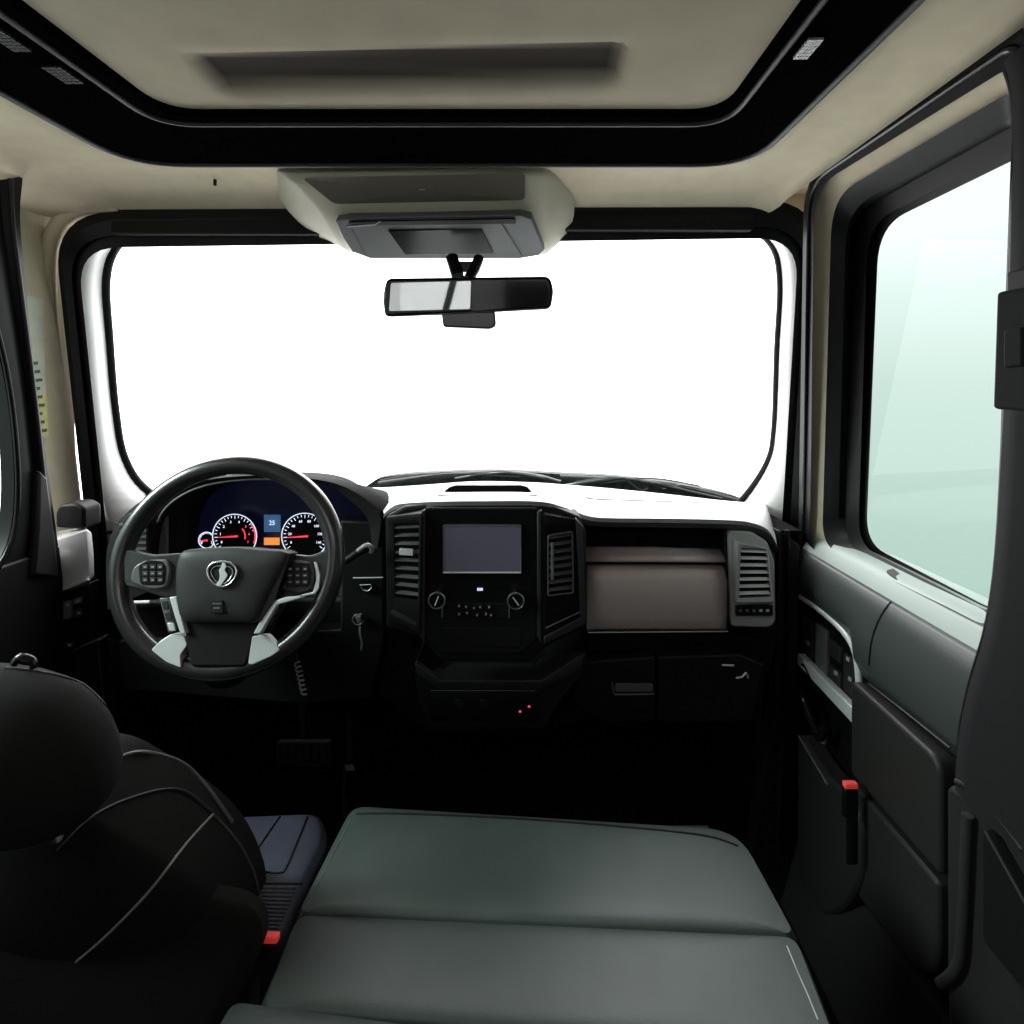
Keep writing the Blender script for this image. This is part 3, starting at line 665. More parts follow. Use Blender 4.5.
plate('ash_tray_lid', [(440, 628), (522, 628), (520, 648), (442, 648)], YS - .002, .004, M['black'], da, r=2, bevel=.0015)

# angled vents either side
def vent(name, quad, ny, slat_m, body_m, open_quad, tabs=None, n=9, bez_m='grey', cd=.03):
    """quad, open_quad: four (px,py,Y) corners TL TR BR BL"""
    q = [P(*p) for p in quad]; o = [P(*p) for p in open_quad]
    bz = thing_part(name, q, o, bez_m)
    back = [p + Vector((0, cd, 0)) for p in o]
    mesh_obj('vent_cavity', o + back, [(4, 5, 6, 7), (0, 1, 5, 4), (1, 2, 6, 5), (2, 3, 7, 6), (3, 0, 4, 7)], M['deep'], bz, smooth=False)
    for k in range(n):
        t = (k + .5) / n
        a = o[0].lerp(o[3], t); c = o[1].lerp(o[2], t)
        prism('vent_slat', [a + Vector((0, .001, .0)), c + Vector((0, .001, .0)), c + Vector((0, .010, .0035)), a + Vector((0, .010, .0035))], (0, 0, -.0016), M[slat_m], bz, bevel=0)
    return bz, o
def thing_part(name, q, o, bez_m):
    qo = [p + Vector((0, .03, 0)) for p in q]
    qo2 = rnd(qo, .006, 3); q2 = rnd(q, .006, 3); q3 = rnd([a.lerp(b, .3) + Vector((0, -.003, 0)) for a, b in zip(q, o)], .006, 3); o2 = rnd(o, .004, 3)
    ob = rnd([p + Vector((0, .02, 0)) for p in o], .004, 3)
    return loft(name, [qo2, q2, q3, o2, ob], M[bez_m], da, closed=True, angle=40)
bz, o = vent('air_vent', [(386, 517, 1.215), (422, 513, 1.185), (420, 634, 1.185), (387, 617, 1.215)], 0, 'mid', 'black', [(394, 524, 1.21), (419, 523, 1.19), (418, 600, 1.19), (395, 597, 1.21)], n=9, bez_m='black')
poly('vent_tab', [(399, 549, 1.195), (413, 550, 1.19), (413, 556, 1.19), (399, 555, 1.195)], .01, M['satin'], bz, bevel=.001)
poly('vent_base', [(392, 610, 1.205), (417, 622, 1.185), (417, 627, 1.185), (390, 614, 1.205)], .005, M['grey'], bz, bevel=.001)
bz, o = vent('air_vent', [(543, 514, 1.18), (577, 520, 1.21), (580, 620, 1.215), (543, 638, 1.18)], 0, 'mid', 'black', [(548, 535, 1.185), (572, 531, 1.205), (573, 592, 1.205), (548, 595, 1.185)], n=8, bez_m='gloss')
tube('vent_frame', [p + Vector((0, -.004, 0)) for p in rnd(o, .004, 3)], .0018, M['mid'], bz, sides=6, closed=True)
poly('vent_tab', [(551, 543, 1.175), (554, 543, 1.175), (554, 580, 1.175), (551, 580, 1.175)], .006, M['mid'], bz, bevel=.001)
poly('outer_cheek', [(576, 519, 1.195), (583, 526, 1.22), (586, 624, 1.22), (544, 645, 1.175), (544, 637, 1.175), (580, 618, 1.21)], .03, M['grey'], da, bevel=.003)
tube('cheek_line', [P(546, 628, 1.172), P(580, 612, 1.205)], .0016, M['mid'], da, sides=6)

# ---- lower console
lc = [(414, 663), (436, 680), (448, 683), (532, 683), (548, 680), (586, 652), (586, 668), (560, 700), (545, 728), (428, 728), (418, 700)]
plate('lower_console', lc, 1.26, .2, M['black'], da, r=3, bevel=.01)
loft('console_ledge', [[P(a, b, 1.36) for a, b in [(418, 655), (445, 664), (535, 664), (575, 648)]], [P(a, b, 1.25) for a, b in [(415, 665), (440, 681), (542, 681), (585, 655)]], [P(a, b, 1.255) for a, b in [(418, 672), (442, 688), (540, 688), (580, 668)]]], M['grey'], da, solid=.006, bevel=.003)
cp = plate('pocket_panel', rect(430, 690, 538, 722), 1.252, .01, M['gloss'], da, r=3, bevel=.002)
for x in (455, 480): plate('power_socket', rect(x, 700, x + 9, 709), 1.248, .006, M['black'], cp, r=4, bevel=.001)
for x, y in ((519, 711), (528, 706)): plate('warning_light', rect(x, y, x + 2.2, y + 1.6), 1.25, .002, M['glow_red'], cp, bevel=0)

# ---- passenger side
def xyrow(pts): return [P(*p) for p in pts]
rowsg = [xyrow([(582, 548, 1.405), (722, 549, 1.42)]), xyrow([(583, 550, 1.398), (723, 551, 1.415)]), xyrow([(584, 556, 1.375), (725, 557, 1.392)]), xyrow([(585, 562, 1.362), (726, 562.5, 1.382)])]
loft('upper_accent_panel', rowsg, M['taupe'], da, solid=.006, angle=60)
gx0, gx1 = 587, 727
prof = [(563.5, 1.392), (566, 1.380), (571, 1.365), (580, 1.355), (600, 1.354), (618, 1.36), (628, 1.368), (631, 1.39)]
gb = loft('glovebox_door', [[P(gx0 + (gx1 - gx0) * i / 8 - (3 if k == 0 else 0) * 0, py + .3 * i / 8, Y + .02 * i / 8) for i in range(9)] for k, (py, Y) in enumerate(prof)], M['taupe'], da, solid=.008, angle=60)
tube('chrome_line', [P(588, 632.5, 1.365), P(728, 631.5, 1.385)], .0014, M['satin'], da, sides=6)
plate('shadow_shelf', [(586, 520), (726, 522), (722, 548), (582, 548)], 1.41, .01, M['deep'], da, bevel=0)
plate('side_post', [(723, 522), (729, 524), (731, 628), (728, 630), (726, 560)], 1.375, .03, M['black'], da)
# right end vent
evb = [(729, 530), (752, 532), (768, 542), (775, 562), (776, 622), (770, 628), (732, 627)]
plate('vent_housing', evb, 1.36, .06, M['vent'], da, r=4, bevel=.005, seg=3)
bz, o = vent('air_vent', [(736, 541, 1.343), (768, 549, 1.343), (774, 603, 1.343), (735, 603, 1.343)], 0, 'endgrey', 'black', [(741, 548, 1.343), (767, 549, 1.343), (771, 597, 1.343), (739, 598, 1.343)], n=7, bez_m='vent', cd=.014)
tube('chrome_line', smooth_path([P(737, 594, 1.348), P(738, 601, 1.347), P(745, 603, 1.347), P(773, 601, 1.347)], 4), .0016, M['satin'], bz, sides=6)
vb = plate('button_strip', [(736, 606), (773, 605), (773, 616), (736, 616)], 1.353, .008, M['gloss'], da, r=1, bevel=.001)
for k in range(5): plate('button_icon', rect(739 + k * 6.8, 609.5, 742 + k * 6.8, 612), 1.3515, .002, M['mark' if k > 2 else 'mid'], vb, bevel=0)
# lower right panels
plate('lower_tray', [(586, 636), (776, 634), (776, 650), (586, 652)], 1.39, .04, M['deep'], da, bevel=.003)
lp1 = plate('storage_door', [(583, 662), (655, 657), (655, 722), (600, 722), (570, 700)], 1.36, .05, M['black'], da, r=3, bevel=.004)
lp2 = plate('storage_door', [(658, 657), (740, 655), (765, 665), (752, 722), (658, 722)], 1.36, .05, M['black'], da, r=3, bevel=.004)
tube('handle_lip', smooth_path([P(612, 682, 1.352), P(614, 693, 1.35), P(620, 694.5, 1.35), P(654, 694, 1.35)], 4), .0022, M['mid'], lp1, sides=6)
plate('handle_recess', rect(615, 684, 653, 692), 1.357, .004, M['mid'], lp1, r=2, bevel=.001)
tube('metal_mark', [P(722, 665, 1.355), P(734, 665.5, 1.355)], .0022, M['satin'], lp2, sides=6)
tube('lock_catch', smooth_path([P(736, 678, 1.355), P(742, 677, 1.35), P(746, 673, 1.35), P(748, 678, 1.355)], 4), .0025, M['satin'], lp2, sides=6)

# ---- steering column zone right of the wheel
plate('knee_panel', [(340, 520), (384, 522), (384, 640), (372, 700), (300, 705), (120, 690), (118, 640), (340, 630)], 1.36, .05, M['black'], da, bevel=.006)
tube('column_line', [P(353, 578, 1.352), P(383, 577.5, 1.352)], .0018, M['satin'], da, sides=6)
sw = plate('trailer_switch', rect(359, 584, 372, 592), 1.35, .008, M['gloss'], da, r=3, bevel=.001)
tube('switch_outline', [P(a, b, 1.349) for a, b in [(360, 585), (371, 584.5), (371.5, 588), (368, 591), (363, 590)]], .0014, M['satin'], sw, sides=6, closed=True)
tube('column_shroud', [P(222, 600, 1.13), P(228, 600, 1.22), P(232, 606, 1.40)], [.05, .055, .06], M['black'], da, sides=16)
col_low = tube('column_cover', [P(222, 650, 1.10), P(228, 655, 1.30)], [.06, .07], M['black'], da, sides=14)

# ================================================================== STEERING WHEEL
t_ = math.radians(15); nW = Vector((0, -math.cos(t_), math.sin(t_))); vW = Vector((0, math.sin(t_), math.cos(t_)))
cW = P(227.5, 569, 1.09)
def W(px, py, h=0): return PP(px, py, cW + nW * h, nW)
sw_ = thing('steering_wheel', cW, 'black leather steering wheel with silver lower spokes and round emblem', 'steering wheel')
# rim: solve its extents from the photo on the tilted plane
topw, botw, lw, rw = W(227, 466), W(227, 670), W(119.5, 570), W(334.5, 570)
cR = (topw + botw) / 2; cR.x = (lw.x + rw.x) / 2
RX = (rw.x - lw.x) / 2; RV = (topw - botw).length / 2
ring = [cR + X_ * math.cos(a) * RX + vW * math.sin(a) * RV for a in [2 * math.pi * i / 96 for i in range(96)]]
tube('rim', ring, .0185, M['black'], sw_, sides=18, closed=True)
M['rimleather'] = mat('smooth rim leather', (.018, .018, .019), .28, bump=.1, bscale=600, coat=.5)
bpy.data.objects['rim'].data.materials[0] = M['rimleather']
tube('rim_stitch', [cR + X_ * math.cos(a) * (RX - .0175) + vW * math.sin(a) * (RV - .0175) + nW * .004 for a in [2 * math.pi * i / 96 for i in range(96)]], .0014, M['grey'], sw_, sides=6, closed=True)
def wp(name, pts, h, d, m, parent, r=0, bevel=.002, **k):
    q = [W(a, b, h) for a, b in pts]
    if r: q = rnd(q, r, 4)
    return prism(name, q, -nW * d, m, parent, bevel=bevel, **k)
# side spokes
wp('spoke', [(122, 548), (150, 555), (184, 553), (184, 600), (160, 597), (140, 590), (124, 586)], .012, .02, M['rimleather'], sw_, r=.01, bevel=.006, seg=3)
wp('spoke', [(280, 553), (310, 556), (334, 546), (334, 580), (318, 592), (296, 597), (274, 604)], .012, .02, M['rimleather'], sw_, r=.01, bevel=.006, seg=3)
# hub pad
hp = [W(a, b, .03) for a, b in [(184, 551), (205, 548), (235, 547), (262, 549), (290, 553), (281, 575), (268, 600), (258, 621), (240, 623), (205, 623), (184, 620), (178, 600), (177, 575), (179, 560)]]
hub = pad('airbag_cover', smooth_path(hp, 3, True), nW, .016, M['grey'], sw_, p=3, depth=.045, rings=7)
wp('hub_seam', [(282, 553), (291, 553), (275, 600), (260, 622), (255, 622), (268, 598)], .036, .03, M['black'], sw_, r=.004, bevel=.004)
wp('lower_hub', [(183, 621), (258, 621), (252, 650), (246, 668), (190, 668), (186, 645)], .02, .05, M['black'], sw_, r=.01, bevel=.006)
# silver lower spokes
wp('silver_spoke', [(169, 597), (176, 597), (181, 615), (186, 634), (180, 634), (174, 615)], .030, .02, M['satin'], sw_, bevel=.002)
wp('silver_spoke', [(151, 650), (160, 641), (171, 634), (184, 636), (187, 645), (180, 655), (181, 668), (166, 662)], .020, .02, M['satin'], sw_, r=.004, bevel=.003)
wp('silver_spoke', [(270, 602), (286, 597), (300, 596), (302, 598), (277, 605), (260, 634), (253, 634)], .034, .02, M['satin'], sw_, bevel=.002)
wp('silver_spoke', [(252, 636), (266, 635), (280, 650), (272, 656), (252, 665), (248, 664)], .020, .02, M['satin'], sw_, r=.004, bevel=.003)
wp('accent_strip', [(314, 562), (317, 563), (320, 575), (319, 588), (315, 594), (300, 597), (300, 595), (313, 592), (316, 580)], .018, .006, M['satin'], sw_, bevel=.001)
# lower switch strips
st = wp('switch_strip', [(159, 598), (168, 598), (174, 630), (168, 633)], .026, .012, M['mid'], sw_, bevel=.002)
for a, b in ((161, 601), (164, 612), (167, 623)): wp('switch_key', [(a, b), (a + 6, b), (a + 8, b + 8), (a + 2, b + 8)], .0285, .004, M['satin' if b == 623 else 'grey'], st, bevel=.001)
st = wp('switch_strip', [(274, 606), (288, 600), (272, 632), (262, 634)], .022, .01, M['gloss'], sw_, bevel=.002)
for a, b in ((274, 609), (269, 619)): wp('switch_key', [(a, b), (a + 6, b - 2), (a + 2, b + 6), (a - 3, b + 7)], .024, .003, M['grey'], st, bevel=.001)
# button pods
def pod(outline, cx, cy, s):
    q = wp('button_pod', outline, .020, .012, M['mid' if s < 0 else 'grey'], sw_, r=.012, bevel=.003)
    wp('pod_face', [(cx - 14, cy - 9), (cx - 6, cy - 14), (cx + 10, cy - 13), (cx + 14, cy - 6), (cx + 12, cy + 11), (cx - 12, cy + 11)], .0215, .004, M['gloss'], q, r=.008, bevel=.001)
    for i in range(3):
        for j in range(3):
            a = cx - 7 + i * 7.5; b = cy - 7 + j * 6.5
            k = wp('button_key', [(a - 3, b - 2.4), (a + 3, b - 2.4), (a + 3, b + 2.4), (a - 3, b + 2.4)], .0235, .003, M['grey'], q, r=.0015, bevel=.0008)
    m = MB()
    for i in range(3):
        for j in range(3):
            a = cx - 7 + i * 7.5; b = cy - 7 + j * 6.5
            m.add(*prism_vf([W(a - 1.3, b - .6, .0242), W(a + 1.3, b - .6, .0242), W(a + 1.3, b + .6, .0242), W(a - 1.3, b + .6, .0242)], -nW * .001))
    m.build('button_icons', M['mark'], q, smooth=False)
pod([(129, 582), (133, 566), (146, 560), (166, 559), (171, 568), (167, 588), (150, 590)], 152, 574, -1)
pod([(279, 590), (283, 564), (296, 560), (314, 563), (316, 576), (312, 591), (296, 594)], 297, 576, 1)
# emblem
def ring_pts(cx, cy, rx, ry, h, n=32, sq=0):
    out = []
    for i in range(n):
        a = 2 * math.pi * i / n; k = 1 + sq * math.cos(3 * a + math.pi / 2)
        out.append(W(cx + rx * math.cos(a) * k, cy + ry * math.sin(a) * k, h))
    return out
em = mesh_obj('emblem_disc', *prism_vf(ring_pts(222, 573.5, 14, 12, .049, sq=.05), -nW * .004), M['black'], sw_)
tube('emblem_ring', ring_pts(222, 573.5, 14.5, 12.5, .050, sq=.05), .0022, M['chrome'], em, sides=8, closed=True)
tube('emblem_ring', ring_pts(222, 574, 10.5, 9, .050, sq=.1), .0012, M['chrome'], em, sides=6, closed=True)
fig = [(222, 563), (225, 563.5), (226, 567), (224.5, 570), (227, 574), (226, 578), (223, 582), (220, 586), (216, 585), (219, 580), (219.5, 575), (219, 570), (221, 567)]
prism('emblem_figure', smooth_path([W(a, b, .052) for a, b in fig], 3, True), -nW * .003, M['satin'], em, bevel=.0005)
sq_ = wp('airbag_mark', rect(210, 600, 223, 613), .0475, .002, M['black'], sw_, r=.003, bevel=.0006)
wp('mark_print', rect(212, 603, 221, 604.5), .0485, .001, M['mid'], sq_, bevel=0); wp('mark_print', rect(213, 607, 220, 609), .0485, .001, M['mid'], sq_, bevel=0)

# stalks
cs = thing('control_stalk', P(345, 562, 1.2), 'black control stalk with pale tip right of the steering wheel', 'stalk')
tube('stalk', smooth_path([P(320, 572, 1.22), P(345, 561, 1.2), P(360, 551, 1.19), P(369, 546, 1.185)], 5), [.008] * 10 + [.010] * 6, M['black'], cs, sides=12)
tube('tip', smooth_path([P(358, 551, 1.182), P(366, 545.5, 1.178), P(371, 547, 1.18), P(371, 552, 1.185)], 4), .005, M['vent'], cs, sides=8)
cs = thing('control_stalk', P(150, 605, 1.2), 'grey control stalk behind the left side of the steering wheel', 'stalk')
tube('stalk', [P(182, 601, 1.2), P(150, 604, 1.18), P(133, 605, 1.175)], .008, M['grey'], cs, sides=12)
tube('tip', [P(150, 602, 1.17), P(133, 602.5, 1.168)], .004, M['satin'], cs, sides=8)

# key with ring and hanging tag
ky = thing('ignition_key', P(358, 620, 1.35), 'small key with a bright ring in the ignition right of the wheel', 'key')
tube('lock_ring', [P(358, 619.5, 1.352) + Vector((math.cos(a) * .0125, 0, math.sin(a) * .0125)) for a in [2 * math.pi * i / 24 for i in range(24)]], .0022, M['chrome'], ky, sides=6, closed=True)
plate('bow', [(355, 617), (361, 616), (362, 623), (357, 624)], 1.335, .02, M['mid'], ky, r=2, bevel=.002)
tube('tag', smooth_path([P(360, 626, 1.34), P(360, 634, 1.335), P(362, 642, 1.335), P(361, 650, 1.335)], 4), .004, M['mid'], ky, sides=8, flat=.5)
cc = thing('coiled_cord', P(300, 690, 1.3), 'short coiled silver cord hanging below the steering wheel', 'cord')
pth = []
for i in range(90):
    t = i / 89; c = P(297 + 7 * t, 662 + 32 * t, 1.32); an = i / 89 * 2 * math.pi * 7
    pth.append(c + Vector((math.cos(an) * .006, math.sin(an) * .006, 0)))
tube('coil', pth, .0022, M['satin'], cc, sides=6)
tube('tail', [P(296, 650, 1.33), P(297, 662, 1.32)], .002, M['mid'], cc, sides=6)

# pedals
def pedal(nm, pts, Y, m, label, arm):
    t = thing(nm, P(pts[0][0], pts[2][1], Y), label, 'pedal')
    pp = plate('pad', pts, Y, .015, M[m], t, r=3, bevel=.003)
    g = MB()
    xs = [p[0] for p in pts]; ysx = [p[1] for p in pts]
    for k in range(7):
        x = min(xs) + 4 + k * (max(xs) - min(xs) - 8) / 6
        g.add(*prism_vf([P(x - 1, min(ysx) + 3, Y - .004), P(x + 1, min(ysx) + 3, Y - .004), P(x + 1, max(ysx) - 3, Y - .004), P(x - 1, max(ysx) - 3, Y - .004)], (0, .004, 0)))
    g.build('rubber_ribs', M['black'], pp, smooth=False)
    tube('arm', smooth_path([P(arm[0], arm[1], Y + .016), P(arm[0], arm[1] - 30, Y + .1), P(arm[0], arm[1] - 70, 1.88)], 4), .008, M['deep'], t, sides=8)
pedal('brake_pedal', rect(276, 742, 330, 767), 1.6, 'grey', 'wide ribbed black brake pedal in the dark footwell', (302, 750))
pedal('accelerator_pedal', [(343, 765), (354, 764), (356, 772), (350, 800), (342, 800)], 1.55, 'black', 'narrow accelerator pedal right of the brake pedal', (349, 770))
plate('edge_glint', [(345, 766), (353, 765), (355, 771), (346, 771)], 1.545, .003, M['mid'], bpy.data.objects['accelerator_pedal'], bevel=.001)
tube('hinge_leg', [P(347, 796, 1.56), Vector((P(347, 796, 1.56).x, 1.54, .0))], .01, M['black'], bpy.data.objects['accelerator_pedal'], sides=8)

# ================================================================== SEATS
# folded passenger bench
zt = R(-.80)
bench = thing('folded_bench', (.05, .8, zt - .3), 'wide dark green leather passenger bench folded flat', 'bench seat')
def padpx(nm, c, r, m, parent, h=.022, depth=.10, p=6, z=zt - .022, **k):
    q = rnd([PZ(a, b, z) for a, b in c], r, 7)
    # add points along straight sides
    out = []
    for i in range(len(q)):
        a, b = q[i], q[(i + 1) % len(q)]; n = max(1, int((b - a).length / .05))
        for j in range(n): out.append(a.lerp(b, j / n))
    return pad(nm, out, Z_, h, m, parent, p=p, depth=depth, rings=12, ease=.8, **k)
b1 = padpx('front_cushion', [(349, 813), (742, 838), (801, 946), (293, 923)], [.03, .06, .015, .015], M['leather'], bench)
b2 = padpx('middle_cushion', [(293, 924), (801, 947), (850, 1075), (255, 1022)], [.02, .02, .02, .02], M['leather'], bench)
b3 = padpx('rear_cushion', [(225, 1010), (860, 1095), (1050, 1500), (90, 1400)], [.02, .02, .02, .02], M['leather'], bench, z=zt - .02)
def stitch_line(nm, bv, pix): return seam(nm, bv, pix, .0011, M['black'], bench)
bv = bvh_of(b1, b2)
seam('seam_piping', bv, [(356, 814), (400, 814), (500, 818), (600, 825), (700, 835), (738, 846)], .002, M['black'], bench, .0005)
seam('side_stitching', bv, [(787, 946), (797, 970), (810, 1000), (818, 1020)], .0012, M['thread'], bench)
seam('side_stitching', bv, [(352, 818), (335, 850), (315, 890), (300, 918)], .0012, M['mid'], bench)
prism('seat_base', [(-.30, .30, 0.02), (.38, .30, .02), (.36, .93, .02), (-.30, .98, .02)], (0, 0, zt - .16), M['deep'], bench, bevel=.01)
plate('front_latch', rect(640, 838, 714, 842), 1.03, .03, M['grey'], bench, r=2)

# driver seat
ds = thing('driver_seat', (-.6, .8, 0), 'charcoal fabric driver seat with headrest seen from behind', 'seat')
zc = R(-.80)
cush = [Vector((x, y, zc - .03)) for x, y in [(-.84, .80), (-.84, 1.04), (-.38, 1.065), (-.352, 1.0), (-.358, .80)]]
q = rnd(cush, [.02, .06, .07, .02, .02], 6); out = []
for i in range(len(q)):
    a, b = q[i], q[(i + 1) % len(q)]; n = max(1, int((b - a).length / .05))
    for j in range(n): out.append(a.lerp(b, j / n))
c1 = pad('seat_cushion', out, Z_, .03, M['blue'], ds, p=4, depth=.12, rings=12, ease=.8)
bv = bvh_of(c1)
for pix in ([(281, 815), (265, 838), (250, 860)], [(307, 817), (300, 835), (286, 868), (280, 873), (264, 872)], [(256, 883), (275, 884), (302, 884)]):
    seam('cushion_seam', bv, pix, .0018, M['black'], c1)
for k in range(11):
    y = 888 + k * 4
    seam('cushion_rib', bv, [(262, y), (275, y + .3), (296 - k * 1.7, y + .5)], .0022, M['blue'], c1)
prism('seat_base', [(-.84, .62, .02), (-.36, .62, .02), (-.36, 1.02, .02), (-.84, 1.02, .02)], (0, 0, zc - .18), M['deep'], ds, bevel=.01)
# backrest: leaning plane
Ap, Bp = P(265, 900, .775), P(150, 740, .64)
dv = Vector((0, Bp.y - Ap.y, Bp.z - Ap.z)).normalized(); nB = X_.cross(dv).normalized()
if nB.y > 0: nB = -nB
def BK(px, py, h=0): return PP(px, py, Ap + nB * h, nB)
rt = [BK(a, b, -.07) + nB * .07 for a, b in [(118, 752), (150, 768), (190, 793), (226, 822), (250, 857), (264, 900), (262, 940), (245, 985), (222, 1030)]]
xc = -.60
t0 = rt[0] + dv * .012; t0.x = xc; tb = rt[-1].copy(); tb.x = xc
rt = smooth_path([t0] + rt, 3)
lf = [Vector((2 * xc - p.x, p.y, p.z)) for p in rt[1:]][::-1]
bk = pad('backrest', rt + lf, nB, .045, M['fabric2'], ds, p=2.4, depth=.10, rings=16)
bv = bvh_of(bk)
lr = [P(a, b, .765) for a, b in [(215, 896), (242, 902), (258, 915), (263, 935), (258, 955), (246, 985), (224, 1030), (208, 1075)]]
lr = smooth_path(lr, 3); out = lr + [Vector((2 * xc - p.x, p.y, p.z)) for p in lr][::-1]
pad('back_lower_cover', out, -Y_, .012, M['fabric2'], ds, p=3, depth=.02, rings=6)
cH = Vector((-.603, .60, R(-.397))); ax = Vector((0, -.2, 1)).normalized()
vs = []; fs = []; nu, nv = 32, 18
fz = Vector((0, -1, -.2)).normalized()
sgn = lambda v, e: math.copysign(abs(v) ** e, v)
for j in range(nv + 1):
    ph = -math.pi / 2 + math.pi * j / nv
    for i in range(nu):
        th = 2 * math.pi * i / nu
        a = sgn(math.cos(ph), .8) * sgn(math.cos(th), .75); b = sgn(math.cos(ph), .8) * sgn(math.sin(th), .75); c = sgn(math.sin(ph), .8)
        vs.append(cH + X_ * a * (.158 - .012 * c) + fz * b * .058 + ax * c * .098)
for j in range(nv):
    for i in range(nu):
        k = (i + 1) % nu; fs.append((j * nu + i, j * nu + k, (j + 1) * nu + k, (j + 1) * nu + i))
hd = mesh_obj('headrest', vs, fs, M['fabric2'], ds, angle=80)
for x in (-.66, -.54): tube('headrest_post', [cH + Vector((x + .6, 0.03, -.06)), cH + Vector((x + .6, .05, -.13))], .006, M['chrome'], ds, sides=8)
bvh_ = bvh_of(hd)
seam('headrest_seam', bvh_, [(5, 668), (40, 672), (80, 683), (105, 705)], .0016, M['grey'], hd)
tube('headrest_release', smooth_path([P(14, 664, .60), P(20, 657, .60), P(32, 660, .60), P(34, 668, .60)], 4), .004, M['gloss'], ds, sides=6)
seam('pale_seam', bv, [(76, 962), (110, 932), (150, 890), (185, 845), (213, 814)], .0018, M['thread'], bk)
seam('back_seam', bv, [(110, 762), (140, 752), (180, 762), (205, 785), (232, 822)], .0028, M['mid'], bk)
seam('back_seam', bv, [(213, 814), (235, 838), (252, 868), (262, 905)], .0016, M['fabric3'], bk)
seam('back_seam', bv, [(58, 850), (95, 815), (140, 795), (180, 790), (212, 812)], .0022, M['grey'], bk)
seam('back_seam', bv, [(202, 930), (212, 950), (220, 975), (226, 985)], .0024, M['fabric3'], bk)

# ================================================================== OVERHEAD CONSOLE AND MIRROR
oc = thing('overhead_console', P(430, 165, 1.356), 'beige overhead console with grey tray under the roof front edge', 'console')
ra_ = [(266, 163, 1.27), (276, 170, 1.19), (300, 172, 1.17), (415, 170, 1.165), (520, 167, 1.17), (545, 165, 1.19), (560, 158, 1.27)]
r0_ = [(268, 164, 1.28), (277, 166, 1.23), (300, 166, 1.22), (415, 164, 1.22), (520, 161, 1.22), (545, 160, 1.23), (561, 159, 1.28)]
rb_ = [(274, 186, 1.29), (290, 184, 1.205), (312, 181, 1.185), (415, 178, 1.18), (526, 176, 1.185), (553, 176, 1.205), (572, 182, 1.29)]
rc2 = [(286, 212, 1.32), (312, 208, 1.25), (332, 207, 1.235), (420, 205, 1.23), (524, 202, 1.235), (548, 200, 1.25), (576, 206, 1.32)]
rd2 = [(310, 232, 1.36), (322, 222, 1.28), (338, 215, 1.25), (430, 212, 1.245), (528, 210, 1.25), (555, 216, 1.28), (572, 226, 1.36)]
re2 = [(334, 247, 1.42), (338, 249, 1.38), (352, 254, 1.36), (440, 259, 1.35), (530, 258, 1.36), (556, 250, 1.38), (566, 240, 1.42)]
rf2 = [(345, 240, 1.46), (352, 250, 1.46), (365, 254, 1.46), (440, 256, 1.46), (535, 256, 1.46), (548, 250, 1.46), (556, 240, 1.46)]
loft('shell', [smooth_path([P(p[0], p[1], p[2] * 1.085) for p in r], 5) for r in (r0_, ra_, rb_, rc2, rd2, re2, rf2)], M['conbeige'], oc, angle=80, sub=1)
rim = [(302, 178, 1.170), (525, 173, 1.170), (525, 200, 1.222), (334, 204, 1.222)]
q = rnd([P(p[0], p[1], p[2] * 1.085) for p in rim], .012, 5)
c_ = sum(q, Vector()) / len(q)
loft('inset_panel', [q, [p.lerp(c_, .05) + Vector((0, .001, .0)) for p in q], [p.lerp(c_, .12) + Vector((0, .004, 0)) for p in q], [p.lerp(c_, .97) + Vector((0, .004, 0)) for p in q]], M['conshade'], oc, closed=True, angle=60)  # recess face; its shadow is put into the darker colour
M['tray'] = mat('grey green tray plastic', (.115, .125, .125), .4, bump=.05)
tr_ = [(335, 221, 1.235), (350, 217, 1.232), (520, 214, 1.232), (532, 219, 1.235), (545, 250, 1.335), (538, 256, 1.345), (520, 259, 1.35), (370, 259, 1.35), (352, 252, 1.34), (342, 238, 1.29)]
q = [P(p[0], p[1], p[2] * 1.085) for p in tr_]
tr = prism('tray', q, (0, .03, .03), M['tray'], oc, bevel=.004, seg=3)
prism('display_window', [P(388, 231, 1.369), P(482, 229, 1.369), (P(493, 254, 1.443)), P(405, 255, 1.443)], (0, .004, .006), M['gloss'], tr, bevel=.001)
prism('slot', rnd([P(348, 222, 1.337), P(515, 219, 1.337), P(516, 224, 1.351), P(350, 226, 1.351)], .004, 3), (0, .004, .004), M['black'], tr, bevel=.001)
tube('slot_edge', [P(347, 226, 1.343), P(375, 224, 1.339), P(380, 221, 1.336)], .0025, M['mid'], tr, sides=6)
tube('side_seam', [P(500, 221, 1.345), P(522, 256, 1.448)], .0012, M['black'], tr, sides=6); tube('side_seam', [P(352, 229, 1.351), P(366, 256, 1.448)], .0012, M['black'], tr, sides=6)

mr = thing('rear_view_mirror', P(468, 265, 1.34), 'black rear view mirror hanging in front of the windshield', 'mirror')
tm = math.radians(4.5); nM = Vector((0, -math.cos(tm), -math.sin(tm))); cM = P(470, 296, 1.30)
def MM(px, py, h=0): return PP(px, py, cM + nM * h, nM)
hs = rnd([MM(a, b) for a, b in [(386, 278), (550, 276), (554, 290), (551, 309), (440, 315), (384, 317), (382, 296)]], .014, 5)
prism('housing', hs, -nM * .035, M['gloss'], mr, bevel=.008, seg=3)
gm = rnd([MM(a, b, .0015) for a, b in [(391, 283), (471, 281), (470, 309), (389, 311)]], .004, 4)
prism('mirror_glass', gm, -nM * .002, M['mirror'], mr, bevel=0, smooth=False)
gm = rnd([MM(a, b, .0015) for a, b in [(473, 280), (546, 281), (549, 292), (546, 305), (472, 311)]], .004, 4)
prism('dark_reflection_glass', gm, -nM * .002, M['mirrordark'], mr, bevel=0)  # right half of the mirror, dark reflection painted as its colour
